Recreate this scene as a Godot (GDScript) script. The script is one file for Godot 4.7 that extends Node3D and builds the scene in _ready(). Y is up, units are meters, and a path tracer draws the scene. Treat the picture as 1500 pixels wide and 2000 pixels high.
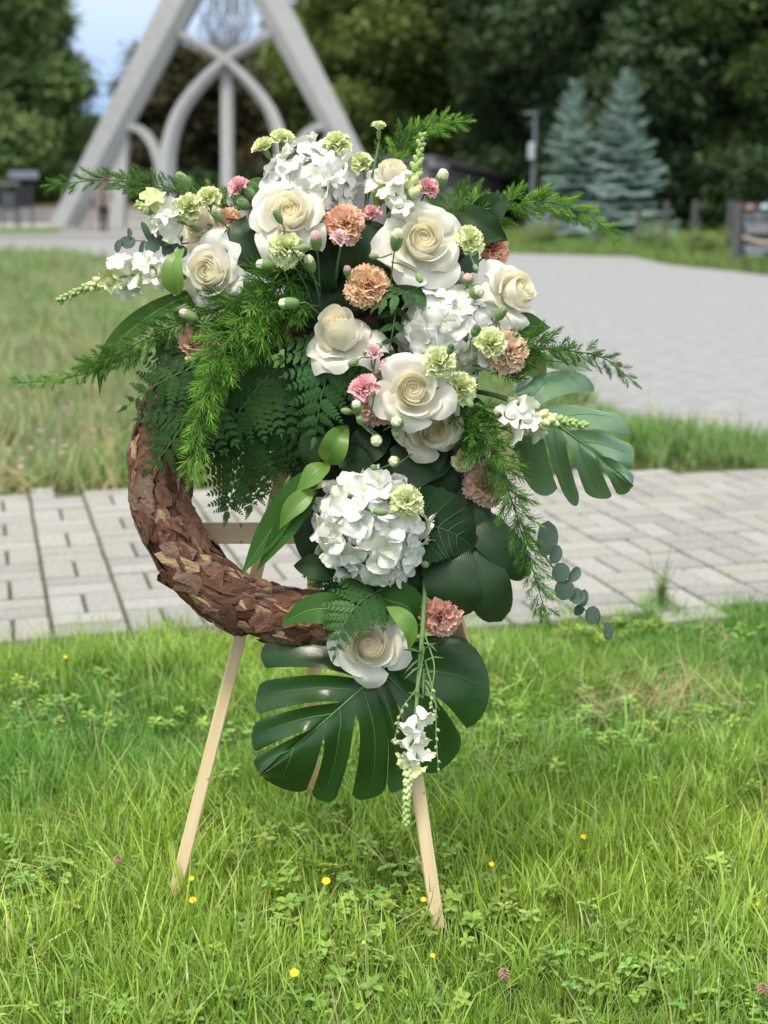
extends Node3D
# A funeral wreath of white roses on a wooden easel, on a lawn by a paved path.

const EYE_HEIGHT := 1.12
const FOCAL := 2773.0          # focal length in photograph pixels (1500 x 2000)
const PLANE := 2.24            # distance of the wreath from the lens

var right := Vector3.RIGHT
var ahead := Vector3.FORWARD
var upward := Vector3.UP
var eye := Vector3(0, EYE_HEIGHT, 0)
var rng := RandomNumberGenerator.new()
var taken := {}
var M := {}


class MB:
	var v := PackedVector3Array()
	var n := PackedVector3Array()
	var uv := PackedVector2Array()
	var c := PackedColorArray()
	var idx := PackedInt32Array()
	var tint := Color.WHITE
	var tinted := false

	func tri(a: int, b: int, d: int) -> void:
		idx.append(a); idx.append(b); idx.append(d)
		var f := (v[d] - v[a]).cross(v[b] - v[a])
		n[a] += f; n[b] += f; n[d] += f

	func add(p: Vector3, t := Vector2.ZERO) -> int:
		v.append(p); n.append(Vector3.ZERO); uv.append(t); c.append(tint)
		return v.size() - 1

	func grid(pts: PackedVector3Array, nu: int, nv: int, cols := PackedColorArray(), wrap := false, usc := 1.0, vsc := 1.0) -> void:
		# rows j = 0..nv of nu + 1 points
		var at := v.size()
		for j in nv + 1:
			for i in nu + 1:
				var k := j * (nu + 1) + i
				v.append(pts[k]); n.append(Vector3.ZERO)
				uv.append(Vector2(usc * i / nu, vsc * j / nv))
				c.append(cols[k] if cols.size() else tint)
		for j in nv:
			for i in nu:
				var a := at + j * (nu + 1) + i
				var b := a + 1
				var d := a + nu + 1
				tri(a, d, b); tri(b, d, d + 1)
		if wrap:
			for j in nv + 1:
				var a := at + j * (nu + 1)
				var s := n[a] + n[a + nu]
				n[a] = s; n[a + nu] = s

	func tube(path: PackedVector3Array, rad: PackedFloat32Array, sides := 6, vsc := 1.0) -> void:
		var pts := PackedVector3Array()
		var ref := Vector3.UP
		var m := path.size()
		var t0 := (path[1] - path[0]).normalized()
		if absf(t0.dot(ref)) > 0.9:
			ref = Vector3.RIGHT
		for j in m:
			var t := (path[mini(j + 1, m - 1)] - path[maxi(j - 1, 0)]).normalized()
			ref = (ref - t * ref.dot(t)).normalized()
			var s := t.cross(ref)
			for i in sides + 1:
				var a := TAU * i / sides
				pts.append(path[j] + (ref * cos(a) + s * sin(a)) * rad[j])
		grid(pts, sides, m - 1, PackedColorArray(), true, 1.0, vsc)

	func lathe(prof: PackedVector2Array, sides := 10, xf := Transform3D.IDENTITY, cols := PackedColorArray()) -> void:
		var pts := PackedVector3Array()
		var cc := PackedColorArray()
		for j in prof.size():
			for i in sides + 1:
				var a := TAU * i / sides
				pts.append(xf * Vector3(cos(a) * prof[j].x, prof[j].y, -sin(a) * prof[j].x))
				if cols.size():
					cc.append(cols[j])
		grid(pts, sides, prof.size() - 1, cc, true)

	func face(p: Array, t := []) -> void:
		# a flat polygon, corners clockwise as seen from its front
		var at := v.size()
		for k in p.size():
			add(p[k], t[k] if t.size() else Vector2.ZERO)
		for k in range(1, p.size() - 1):
			tri(at, at + k, at + k + 1)

	func box(xf: Transform3D, s: Vector3, b := 0.0) -> void:
		# a box with chamfered edges; v of the texture runs along y
		var h := s * 0.5
		var ax := [Vector3.RIGHT, Vector3.UP, Vector3.BACK]
		for k in 3:
			for sg: float in [-1.0, 1.0]:
				var nn: Vector3 = ax[k] * sg
				var e1: Vector3 = ax[(k + 1) % 3]
				var e2: Vector3 = ax[(k + 2) % 3]
				var l1: float = h[(k + 1) % 3] - b
				var l2: float = h[(k + 2) % 3] - b
				var o: Vector3 = nn * h[k]
				var q := [o - e1 * l1 - e2 * l2, o - e1 * l1 + e2 * l2, o + e1 * l1 + e2 * l2, o + e1 * l1 - e2 * l2]
				if sg < 0:
					q.reverse()
				var tt := []
				for p: Vector3 in q:
					tt.append(Vector2((p.x if k != 0 else p.z) * 36.0, p.y if k != 1 else p.z))
				face(q.map(func(p): return xf * p), tt)
		if b <= 0.0:
			return
		for k in 3:
			var e: Vector3 = ax[k]
			for s1: float in [-1.0, 1.0]:
				for s2: float in [-1.0, 1.0]:
					var n1: Vector3 = ax[(k + 1) % 3] * s1
					var n2: Vector3 = ax[(k + 2) % 3] * s2
					var h1: float = h[(k + 1) % 3]
					var h2: float = h[(k + 2) % 3]
					var l: float = h[k] - b
					var p1 := n1 * h1 + n2 * (h2 - b)
					var p2 := n1 * (h1 - b) + n2 * h2
					var q := [p1 - e * l, p2 - e * l, p2 + e * l, p1 + e * l]
					var f: Vector3 = (q[2] - q[0]).cross(q[1] - q[0])
					if f.dot(n1 + n2) < 0:
						q.reverse()
					face(q.map(func(p): return xf * p), [Vector2(0, 0), Vector2(0.02, 0), Vector2(0.02, l * 2), Vector2(0, l * 2)])
		for sx: float in [-1.0, 1.0]:
			for sy: float in [-1.0, 1.0]:
				for sz: float in [-1.0, 1.0]:
					var q := [Vector3(sx * h.x, sy * (h.y - b), sz * (h.z - b)), Vector3(sx * (h.x - b), sy * h.y, sz * (h.z - b)), Vector3(sx * (h.x - b), sy * (h.y - b), sz * h.z)]
					var f: Vector3 = (q[2] - q[0]).cross(q[1] - q[0])
					if f.dot(Vector3(sx, sy, sz)) < 0:
						q.reverse()
					face(q.map(func(p): return xf * p))

	func append(o: MB, xf := Transform3D.IDENTITY) -> void:
		var at := v.size()
		var nb := xf.basis.inverse().transposed()
		for k in o.v.size():
			v.append(xf * o.v[k]); n.append((nb * o.n[k]))
			uv.append(o.uv[k]); c.append(o.c[k])
		for k in o.idx:
			idx.append(at + k)

	func commit() -> ArrayMesh:
		for k in n.size():
			n[k] = n[k].normalized() if n[k].length_squared() > 0 else Vector3.UP
		var a := []
		a.resize(Mesh.ARRAY_MAX)
		a[Mesh.ARRAY_VERTEX] = v
		a[Mesh.ARRAY_NORMAL] = n
		a[Mesh.ARRAY_TEX_UV] = uv
		if tinted:
			a[Mesh.ARRAY_COLOR] = c
		a[Mesh.ARRAY_INDEX] = idx
		var m := ArrayMesh.new()
		m.add_surface_from_arrays(Mesh.PRIMITIVE_TRIANGLES, a)
		return m


# ---------------------------------------------------------------- naming and building

func numbered(called: String) -> String:
	var k: int = taken.get(called, 0)
	taken[called] = k + 1
	return called if k == 0 else "%s_%03d" % [called, k]


func tag(o: Node3D, label := "", category := "", group := "", kind := "") -> Node3D:
	if label: o.set_meta("label", label)
	if category: o.set_meta("category", category)
	if group: o.set_meta("group", group)
	if kind: o.set_meta("kind", kind)
	return o


func thing(called: String, label: String, category: String, xf := Transform3D.IDENTITY, group := "") -> Node3D:
	var o := Node3D.new()
	o.name = numbered(called)
	add_child(o)
	o.transform = xf
	tag(o, label, category, group)
	return o


func part(parent: Node3D, called: String, mesh: Mesh, mat: Material, xf := Transform3D.IDENTITY) -> MeshInstance3D:
	var o := MeshInstance3D.new()
	o.name = called if parent != self else numbered(called)
	o.mesh = mesh
	o.material_override = mat
	o.transform = xf
	parent.add_child(o, true)
	return o


func scatter(parent: Node3D, called: String, mesh: Mesh, mat: Material, places: Array, cols := []) -> MultiMeshInstance3D:
	var mm := MultiMesh.new()
	mm.transform_format = MultiMesh.TRANSFORM_3D
	mm.use_colors = cols.size() > 0
	mm.mesh = mesh
	mm.instance_count = places.size()
	for k in places.size():
		mm.set_instance_transform(k, places[k])
		if cols.size():
			mm.set_instance_color(k, cols[k])
	var o := MultiMeshInstance3D.new()
	o.name = called if parent != self else numbered(called)
	o.multimesh = mm
	o.material_override = mat
	parent.add_child(o, true)
	o.set_meta("kind", "stuff")
	return o


func P(u: float, v: float, z: float) -> Vector3:
	return eye + ahead * z + right * ((u - 750.0) / FOCAL * z) + upward * ((1000.0 - v) / FOCAL * z)


func G(u: float, v: float, y := 0.0) -> Vector3:
	var d := ahead + right * ((u - 750.0) / FOCAL) + upward * ((1000.0 - v) / FOCAL)
	return eye + d * ((y - eye.y) / d.y)


func px(n: float, z := PLANE) -> float:
	return n * z / FOCAL


func toward(dx: float, dy: float) -> Vector3:
	return (-ahead + right * dx + upward * dy).normalized()


func aim(o: Vector3, y: Vector3, spin := 0.0) -> Transform3D:
	var yy := y.normalized()
	var ref := right if absf(yy.dot(right)) < 0.95 else upward
	var x := (ref - yy * ref.dot(yy)).normalized()
	return Transform3D(Basis(x, yy, x.cross(yy)).rotated(yy, spin), o)


func scaled(t: Transform3D, s: float) -> Transform3D:
	return Transform3D(t.basis.scaled(Vector3.ONE * s) if false else t.basis * s, t.origin)


func rnd(a: float, b: float) -> float:
	return rng.randf_range(a, b)


func knots(t: float, xs: Array, ys: Array) -> float:
	if t <= xs[0]:
		return ys[0]
	for k in range(1, xs.size()):
		if t <= xs[k]:
			var f: float = (t - xs[k - 1]) / (xs[k] - xs[k - 1])
			f = f * f * (3.0 - 2.0 * f) * 0.5 + f * 0.5
			return lerpf(ys[k - 1], ys[k], f)
	return ys[-1]


func spline(pts: Array, n: int) -> PackedVector3Array:
	# Catmull-Rom through the points
	var out := PackedVector3Array()
	var m := pts.size()
	for k in n + 1:
		var t := float(k) / n * (m - 1)
		var i := mini(int(t), m - 2)
		var f := t - i
		var a: Vector3 = pts[i - 1] if i > 0 else pts[0] * 2.0 - pts[1]
		var d: Vector3 = pts[i + 2] if i + 2 < m else pts[m - 1] * 2.0 - pts[m - 2]
		out.append((pts[i] as Vector3).cubic_interpolate(pts[i + 1], a, d, f))
	return out


func pix(pts: Array) -> Array:
	# [u, v, nearness] -> points in front of the wreath plane
	return pts.map(func(p): return P(p[0], p[1], PLANE - p[2]))


func moved(pts: PackedVector3Array, by: Vector3) -> PackedVector3Array:
	var out := PackedVector3Array()
	for p in pts:
		out.append(p - by)
	return out


func radii(n: int, a: float, b: float) -> PackedFloat32Array:
	var out := PackedFloat32Array()
	for k in n:
		out.append(lerpf(a, b, float(k) / maxi(n - 1, 1)))
	return out


func srgb(r: float, g: float, b: float) -> Color:
	return Color(r, g, b).linear_to_srgb()


func mat(c: Color, rough := 0.6, spec := 0.5) -> StandardMaterial3D:
	# c holds real-world (linear) values
	var m := StandardMaterial3D.new()
	m.albedo_color = c.linear_to_srgb()
	m.roughness = rough
	m.metallic_specular = spec
	m.cull_mode = BaseMaterial3D.CULL_DISABLED
	return m


func leafy(c: Color, rough := 0.5, back := 0.5, spec := 0.5) -> StandardMaterial3D:
	var m := mat(c, rough, spec)
	m.backlight_enabled = back > 0.0
	m.backlight = Color(back, back, back * 0.6)
	return m


func noise(freq: float, oct := 4, sd := 1) -> FastNoiseLite:
	var f := FastNoiseLite.new()
	f.noise_type = FastNoiseLite.TYPE_SIMPLEX_SMOOTH
	f.frequency = freq
	f.fractal_octaves = oct
	f.seed = sd
	return f


func noise_tex(freq: float, lo: Color, hi: Color, size := 512, oct := 4, sd := 1, mid := 0.5) -> NoiseTexture2D:
	var t := NoiseTexture2D.new()
	t.width = size
	t.height = size
	t.seamless = true
	t.generate_mipmaps = false
	t.noise = noise(freq, oct, sd)
	var g := Gradient.new()
	g.set_color(0, lo.linear_to_srgb())
	g.set_color(1, hi.linear_to_srgb())
	g.add_point(mid, lo.lerp(hi, 0.5).linear_to_srgb())
	t.color_ramp = g
	return t


func bump_tex(freq: float, strength := 4.0, size := 512, oct := 4, sd := 7) -> NoiseTexture2D:
	var t := NoiseTexture2D.new()
	t.width = size
	t.height = size
	t.seamless = true
	t.generate_mipmaps = false
	t.noise = noise(freq, oct, sd)
	t.as_normal_map = true
	t.bump_strength = strength
	return t


func striped(w: int, h: int, sd: int, freq: float, lo: Color, hi: Color, knot_at := []) -> ImageTexture:
	# grain that runs along v
	var f := noise(freq, 4, sd)
	var g := noise(freq * 0.12, 2, sd + 3)
	var im := Image.create(w, h, false, Image.FORMAT_RGB8)
	for y in h:
		for x in w:
			var bend := g.get_noise_2d(x * 0.6, y * 0.5) * 14.0
			for k: Vector3 in knot_at:
				var dx := x - k.x
				var dy := (y - k.y) * 2.5
				bend += k.z * 1.2 * signf(dx) * exp(-(dx * dx + dy * dy) / (k.z * k.z * 5.0))
			var t := f.get_noise_2d((x + bend) * 1.6, y * 0.10) * 0.5 + 0.5
			var col := lo.lerp(hi, clampf((t - 0.2) * 1.6, 0, 1))
			for k: Vector3 in knot_at:
				var dd := Vector2(x - k.x, (y - k.y) * 5.0).length() / k.z
				if dd < 1.5:
					col = col.lerp(Color(0.20, 0.09, 0.04), clampf(1.5 - dd, 0, 0.8))
			im.set_pixel(x, y, col.linear_to_srgb())
	return ImageTexture.create_from_image(im)


func veins(w: int, h: int, count: float) -> ImageTexture:
	# normal map of fine parallel veins along v
	var f := noise(0.05, 3, 5)
	var im := Image.create(w, h, false, Image.FORMAT_RGB8)
	for y in h:
		for x in w:
			var t := 0.5 + 0.35 * sin(TAU * count * x / w) + 0.25 * f.get_noise_2d(x * 5.0, y * 0.15)
			im.set_pixel(x, y, Color(t, t, t))
	im.bump_map_to_normal_map(2.0)
	return ImageTexture.create_from_image(im)


# ---------------------------------------------------------------- flowers

func rose_petal(ring: int, f: float, phi0: float, cup: float, r: RandomNumberGenerator, size: float) -> ArrayMesh:
	# ring 0: the tight heart, 1: the opening petals, 2: the reflexed outer ones; f runs outward within the ring
	var nu := 14
	var nv := 10
	var ytop := 0.0
	var rtop := 0.0
	var rbel := 0.0
	var wide := 0.0
	var curl := 0.0
	var flat := 0.0
	if ring == 0:
		rtop = 0.035 + 0.33 * f
		rbel = rtop + 0.10
		ytop = 0.25 + 0.10 * f + cup * (0.42 - 0.04 * f) + r.randf_range(-0.03, 0.03)
		wide = 1.95 - 0.65 * f
		curl = 0.10 + 0.22 * f
	elif ring == 1:
		rtop = 0.40 + 0.26 * f
		rbel = 0.52 + 0.07 * f
		ytop = 0.34 - 0.18 * f + cup * (0.34 - 0.40 * f) + r.randf_range(-0.03, 0.03)
		wide = 1.22 - 0.22 * f
		curl = 0.40 + 0.35 * f
		flat = 0.12 * f
	else:
		rtop = (0.80 + 0.22 * f) * r.randf_range(0.9, 1.1)
		rbel = 0.66
		ytop = 0.10 - 0.26 * f - cup * (0.10 + 0.16 * f) + r.randf_range(-0.05, 0.05)
		wide = 0.86 - 0.12 * f
		curl = r.randf_range(0.8, 1.35)
		flat = 0.36
	rtop *= r.randf_range(0.95, 1.06)
	wide *= r.randf_range(0.92, 1.08)
	var ph := r.randf_range(0, TAU)
	var ph2 := r.randf_range(0, TAU)
	var roll_l := r.randf_range(0.5, 1.7)
	var roll_r := r.randf_range(0.5, 1.7)
	var crease := r.randf_range(-0.5, 0.5)
	var skew := r.randf_range(-0.12, 0.12) * minf(1.0, ring)
	var p0 := Vector2(0.05, -0.42)
	var p1 := Vector2(rbel, -0.30 + cup * 0.06 - 0.06 * ring)
	var p2 := Vector2(rtop, ytop)
	var pts := PackedVector3Array()
	var cols := PackedColorArray()
	var tip := Color(0.90, 0.89, 0.83)
	if ring == 0:
		tip = Color(0.92, 0.875, 0.72).lerp(Color(0.92, 0.895, 0.79), f)
	elif ring == 1:
		tip = Color(0.91, 0.89, 0.81).lerp(tip, f)
	for j in nv + 1:
		var b := float(j) / nv
		for i in nu + 1:
			var a := -1.0 + 2.0 * i / nu
			var drop := 0.07 if ring == 0 else 0.22
			var along := b * (1.0 - drop * pow(absf(a), 2.6)) * (1.0 + 0.10 * curl * pow(1.0 - absf(a), 2.0))
			along *= 1.0 + (0.020 * sin(a * 6.0 + ph2) + skew * a * 0.5) * b
			var q := p0.lerp(p1, along).lerp(p1.lerp(p2, along), along)
			var k := maxf(0.0, along - 0.72) / 0.28
			var rr := q.x + curl * k * k * 0.07
			var y := q.y - curl * k * k * k * 0.15
			var sc := maxf(0.0, absf(a) - 0.35) / 0.65
			y -= curl * 0.17 * sc * sc * along * along * (roll_l if a < 0 else roll_r)
			y -= curl * 0.035 * exp(-pow((a - crease) / 0.13, 2.0)) * along
			rr *= 1.0 + (0.22 if ring == 0 else 0.12) * a * (1.0 - flat)
			var ang := a * wide * (0.62 + 0.38 * along)
			y += (0.014 * sin(a * 3.4 + ph) + 0.015 * sin(a * 8.0 + ph2 + along * 3.0) * smoothstep(0.5, 1.0, along)) * along * along * (0.35 + 1.2 * curl)
			var z := lerpf(rr * cos(ang), rr * (0.45 + 0.55 * cos(ang)), flat)
			pts.append(Vector3(rr * sin(ang), y, z).rotated(Vector3.UP, phi0) * size)
			cols.append(tip.lerp(Color(0.86, 0.81, 0.64), pow(1.0 - b, 2.2) * 0.4))
	var mb := MB.new()
	mb.tinted = true
	mb.grid(pts, nu, nv, cols)
	return mb.commit()


func rose(u: float, v: float, near: float, d: float, dx: float, dy: float, sd: int, label: String, cup := 0.0, heart := 11, warm := false) -> void:
	var r := RandomNumberGenerator.new()
	r.seed = sd
	var size := px(d, PLANE - near) * 0.505
	var xf := aim(P(u, v, PLANE - near), toward(dx, dy), r.randf() * TAU)
	var o := thing("cream_rose" if warm else "white_rose", label, "rose", xf, "white and cream roses in the wreath")
	var m: Material = M.rose_warm if warm else M.rose
	for i in heart:
		part(o, "petal", rose_petal(0, float(i) / (heart - 1), i * 2.2 + r.randf_range(-0.4, 0.4), cup, r, size), m)
	for i in 6:
		part(o, "petal", rose_petal(1, i / 5.0, i * 2.39996 + r.randf_range(-0.3, 0.3), cup, r, size), m)
	var turn := r.randf() * TAU
	for i in 8:
		part(o, "petal", rose_petal(2, i / 7.0, turn + i * 2.39996 + r.randf_range(-0.3, 0.3), cup, r, size), m)
	var core := MB.new()
	core.tinted = true
	core.tint = Color(0.91, 0.865, 0.72)
	var top := 0.10 + 0.40 * cup
	core.lathe([Vector2(0.05, -0.42), Vector2(0.31, -0.15), Vector2(0.31, top - 0.10), Vector2(0.20, top - 0.02), Vector2(0.001, top)], 14)
	part(o, "heart", core.commit(), m, Transform3D(Basis.IDENTITY * size, Vector3.ZERO))
	var mb := MB.new()
	mb.lathe([Vector2(0.001, -0.52), Vector2(0.12, -0.5), Vector2(0.15, -0.42), Vector2(0.05, -0.36)], 10)
	part(o, "calyx", mb.commit(), M.sepal, Transform3D(Basis.IDENTITY * size, Vector3.ZERO))
	var st := MB.new()
	var end := xf.affine_inverse() * P(lerpf(u, 740, 0.35), lerpf(v, 700, 0.3), PLANE + 0.02)
	st.tube(spline([Vector3(0, -0.48 * size, 0), Vector3(0, -1.0 * size, 0), end], 8), radii(9, 0.0035, 0.0035), 6)
	part(o, "stem", st.commit(), M.stem)


var floret_meshes: Array[ArrayMesh] = []

func make_floret(sd: int) -> ArrayMesh:
	# four broad, crinkled, overlapping petals on one eye, unit radius
	var r := RandomNumberGenerator.new()
	r.seed = sd
	var mb := MB.new()
	mb.tinted = true
	for k in 4:
		var turn := k * PI / 2 + r.randf_range(-0.2, 0.2)
		var len := r.randf_range(0.84, 1.10)
		var lift := r.randf_range(0.05, 0.55)
		var roll := r.randf_range(-0.5, 0.5)
		var hang := r.randf_range(0.05, 0.35)
		var ph := r.randf_range(0, TAU)
		var ph2 := r.randf_range(0, TAU)
		var pts := PackedVector3Array()
		var cols := PackedColorArray()
		for j in 8:
			var b := j / 7.0
			for i in 11:
				var a := -1.0 + i / 5.0
				var w := 0.58 * pow(sin(PI * clampf(0.05 + 0.72 * b, 0, 1)), 0.75)
				var edge := 0.03 * sin(a * 13.0 + ph) * pow(b, 4.0)
				var reach := b * (1.0 - 0.28 * a * a * b) * len + edge
				var y := lift * b - hang * pow(b, 3.0) + 0.16 * a * a * b * (1.0 - 0.6 * b) + 0.075 * sin(a * 3.4 + ph) * b + 0.03 * sin(b * 9.0 + ph2 + a * 5.0) * b + roll * a * w * b
				pts.append(Vector3(a * w, y + (k % 2) * 0.02, reach).rotated(Vector3.UP, turn))
				cols.append(Color(0.78, 0.86, 0.55).lerp(Color.WHITE, smoothstep(0.0, 0.42, b)))
		mb.grid(pts, 10, 7, cols)
	mb.tint = Color(0.82, 0.88, 0.66)
	mb.lathe([Vector2(0.001, -0.02), Vector2(0.06, 0.02), Vector2(0.07, 0.07), Vector2(0.001, 0.12)], 7)
	return mb.commit()


func hydrangea(u: float, v: float, near: float, d: float, dx: float, dy: float, sd: int, label: String, squash := 0.92, floret := 0.026) -> void:
	var r := RandomNumberGenerator.new()
	r.seed = sd
	var rad := px(d, PLANE - near) * 0.5
	var o := thing("white_hydrangea", label, "hydrangea", aim(P(u, v, PLANE - near), toward(dx, dy), r.randf() * TAU), "white hydrangea heads")
	if floret_meshes.is_empty():
		for k in 7:
			floret_meshes.append(make_floret(100 + k))
	var inner := rad - floret * 0.45
	var count := int(4.6 * inner * inner / (floret * floret) * 2.5)
	for k in count:
		var y := 1.0 - 2.0 * (k + 0.5) / count
		if y < -0.72:
			continue
		var s := sqrt(1.0 - y * y)
		var dir := Vector3(s * cos(k * 2.39996), y, s * sin(k * 2.39996)) + Vector3(r.randf_range(-1, 1), r.randf_range(-1, 1), r.randf_range(-1, 1)) * 0.09
		dir = dir.normalized()
		var at := Vector3(dir.x, dir.y * squash, dir.z) * inner * r.randf_range(0.90, 1.07)
		var look := (dir + Vector3(r.randf_range(-1, 1), r.randf_range(-1, 1), r.randf_range(-1, 1)) * 0.42).normalized()
		var ref := Vector3(0.3, 0.2, 1).normalized()
		var x := (ref - look * ref.dot(look)).normalized()
		var sc := floret * r.randf_range(0.84, 1.12)
		part(o, "floret", floret_meshes[r.randi() % 7], M.hydrangea[r.randi() % 3], Transform3D(Basis(x, look, x.cross(look)).rotated(look, r.randf() * TAU) * sc, at))
	var core := MB.new()
	var prof := PackedVector2Array()
	for j in 9:
		var an := -PI / 2 + PI * j / 8.0
		prof.append(Vector2(maxf(0.001, cos(an)) * (inner - 0.020), sin(an) * (inner - 0.020) * squash))
	core.lathe(prof, 14)
	part(o, "flower_stalks", core.commit(), M.hydrangea_core)


var ruffles: Array[ArrayMesh] = []

func make_ruffle(sd: int) -> ArrayMesh:
	# one fringed, ruffled carnation petal along +Z, unit length
	var r := RandomNumberGenerator.new()
	r.seed = sd
	var ph := r.randf_range(0, TAU)
	var ph2 := r.randf_range(0, TAU)
	var f1 := r.randf_range(4.0, 6.0)
	var pts := PackedVector3Array()
	for j in 8:
		var b := j / 7.0
		for i in 19:
			var a := -1.0 + i / 9.0
			var tooth := (0.055 if i % 2 == 0 else -0.03) + r.randf_range(-0.02, 0.02)
			var rho := b * (1.0 - 0.12 * a * a) + (tooth if j == 7 else 0.0)
			var half := 0.16 + 0.72 * b
			var y := b * b * (0.13 * sin(a * f1 + ph) + 0.055 * sin(a * 11.0 + ph2 + b * 2.0)) + 0.12 * b * b * a * a
			pts.append(Vector3(sin(a * half) * rho, y - 0.10 * b * b * b, cos(a * half) * rho))
	var mb := MB.new()
	mb.grid(pts, 18, 7)
	return mb.commit()


func carnation(called: String, u: float, v: float, near: float, d: float, dx: float, dy: float, sd: int, mats: Array, label: String, group: String, count := 44, closed := 0.0, stem_to := []) -> void:
	var r := RandomNumberGenerator.new()
	r.seed = sd
	if ruffles.is_empty():
		for k in 8:
			ruffles.append(make_ruffle(300 + k))
	var size := px(d, PLANE - near) * 0.5
	var xf := aim(P(u, v, PLANE - near), toward(dx, dy), r.randf() * TAU)
	var o := thing(called, label, "carnation", xf, group)
	for k in count:
		var t := float(k) / (count - 1)
		var tilt := lerpf(1.52, lerpf(0.10, 1.1, closed), pow(t, 0.85)) + r.randf_range(-0.16, 0.16)
		var len := size * lerpf(0.98, 1.08 + 0.15 * closed, t) * r.randf_range(0.88, 1.08)
		var b := Basis(Vector3.UP, k * 2.39996 + r.randf_range(-0.3, 0.3)) * Basis(Vector3.RIGHT, -tilt) * Basis(Vector3.BACK, r.randf_range(-0.35, 0.35))
		var at := Vector3(0, -0.42 * size + 0.0 * t, 0) + (b * Vector3.BACK) * size * 0.02
		part(o, "petal", ruffles[r.randi() % 8], mats[r.randi() % mats.size()], Transform3D(b * Basis.from_scale(Vector3(len * lerpf(0.8, 1.0, t), len * 1.25, len)), at))
	var mb := MB.new()
	mb.lathe([Vector2(0.001, -1.32), Vector2(0.13, -1.28), Vector2(0.2, -1.05), Vector2(0.25, -0.7), Vector2(0.27, -0.42), Vector2(0.22, -0.3)], 10)
	part(o, "calyx", mb.commit(), M.calyx, Transform3D(Basis.IDENTITY * size, Vector3.ZERO))
	var goal := P(lerpf(u, 740, 0.4), lerpf(v, 720, 0.35), PLANE + 0.03)
	if stem_to.size():
		goal = P(stem_to[0], stem_to[1], PLANE - (stem_to[2] if stem_to.size() > 2 else 0.03))
	var end := xf.affine_inverse() * goal
	var st := MB.new()
	var base := Vector3(0, -1.28 * size, 0)
	st.tube(spline([base, base + Vector3(0, -size * 0.6, 0), base.lerp(end, 0.5) + Vector3(0.004, -0.006, 0.003), end], 10), radii(11, 0.0014, 0.0019), 6)
	part(o, "stem", st.commit(), M.carnation_stem)


func bud(u: float, v: float, near: float, w: float, h: float, dx: float, dy: float, sd: int, petal: Material, label: String, stem_to: Array) -> void:
	# a closed spray carnation bud; h along its axis
	var r := RandomNumberGenerator.new()
	r.seed = sd
	var s := px(h, PLANE - near) * 0.5
	var k := px(w, PLANE - near) * 0.5 / s
	var xf := aim(P(u, v, PLANE - near), toward(dx, dy) if absf(dx) + absf(dy) < 8.0 else (right * dx + upward * dy).normalized(), r.randf() * TAU)
	var o := thing("carnation_bud", label, "flower bud", xf, "carnation buds on thin stems")
	var mb := MB.new()
	mb.lathe([Vector2(0.001, -1.0), Vector2(0.5 * k, -0.93), Vector2(0.86 * k, -0.55), Vector2(1.0 * k, -0.05), Vector2(0.93 * k, 0.3), Vector2(0.7 * k, 0.55)], 10)
	part(o, "calyx", mb.commit(), M.calyx if petal != M.bud_green else M.bud_green, Transform3D(Basis.IDENTITY * s, Vector3.ZERO))
	var cap := MB.new()
	var pts := PackedVector3Array()
	for j in 7:
		var b := j / 6.0
		for i in 21:
			var a := TAU * i / 20.0
			var fold := 1.0 + 0.16 * sin(a * 5.0 + b * 3.5) * b
			var rr := k * sqrt(maxf(0.0, 1.0 - b * b)) * 0.88 * fold
			pts.append(Vector3(cos(a) * rr, 0.2 + 0.8 * b + 0.06 * sin(a * 5.0 + 2.0) * sin(PI * b), -sin(a) * rr))
	cap.grid(pts, 20, 6, PackedColorArray(), true)
	part(o, "petal_tip", cap.commit(), petal, Transform3D(Basis.IDENTITY * s, Vector3.ZERO))
	var end := xf.affine_inverse() * P(stem_to[0], stem_to[1], PLANE - (stem_to[2] if stem_to.size() > 2 else 0.02))
	var st := MB.new()
	var base := Vector3(0, -0.96 * s, 0)
	st.tube(spline([base, base + Vector3(0, -s * 0.8, 0), base.lerp(end, 0.55) + Vector3(0.003, -0.004, 0.004), end], 9), radii(10, 0.0010, 0.0014), 5)
	part(o, "stem", st.commit(), M.carnation_stem)


func make_snap(sd: int) -> ArrayMesh:
	# a two-lipped snapdragon floret opening along +Y, unit length
	var r := RandomNumberGenerator.new()
	r.seed = sd
	var mb := MB.new()
	var pts := PackedVector3Array()
	var nu := 24
	var ph := r.randf_range(0, TAU)
	for j in 9:
		var b := j / 8.0
		for i in nu + 1:
			var a := TAU * i / nu
			var rr := knots(b, [0.0, 0.25, 0.6, 0.78, 1.0], [0.12, 0.24, 0.26, 0.40, 0.66])
			var lobe := 0.5 + 0.5 * cos(5.0 * a)
			var flare := smoothstep(0.65, 1.0, b)
			rr *= 1.0 - flare * 0.38 * (1.0 - lobe)
			rr += flare * 0.05 * sin(a * 11.0 + ph)
			var y := b - flare * (0.18 + 0.10 * lobe) + flare * 0.30 * maxf(0.0, sin(a)) + flare * 0.06 * sin(a * 8.0 + ph)
			pts.append(Vector3(cos(a) * rr, y, -sin(a) * rr * (1.0 - 0.25 * (1.0 - flare))))
	mb.grid(pts, nu, 8, PackedColorArray(), true)
	# the bulging lower lip that closes the throat
	mb.lathe([Vector2(0.001, 0.50), Vector2(0.2, 0.54), Vector2(0.26, 0.66), Vector2(0.18, 0.80), Vector2(0.001, 0.84)], 10, Transform3D(Basis.IDENTITY, Vector3(0, 0, 0.08)))
	return mb.commit()


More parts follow.
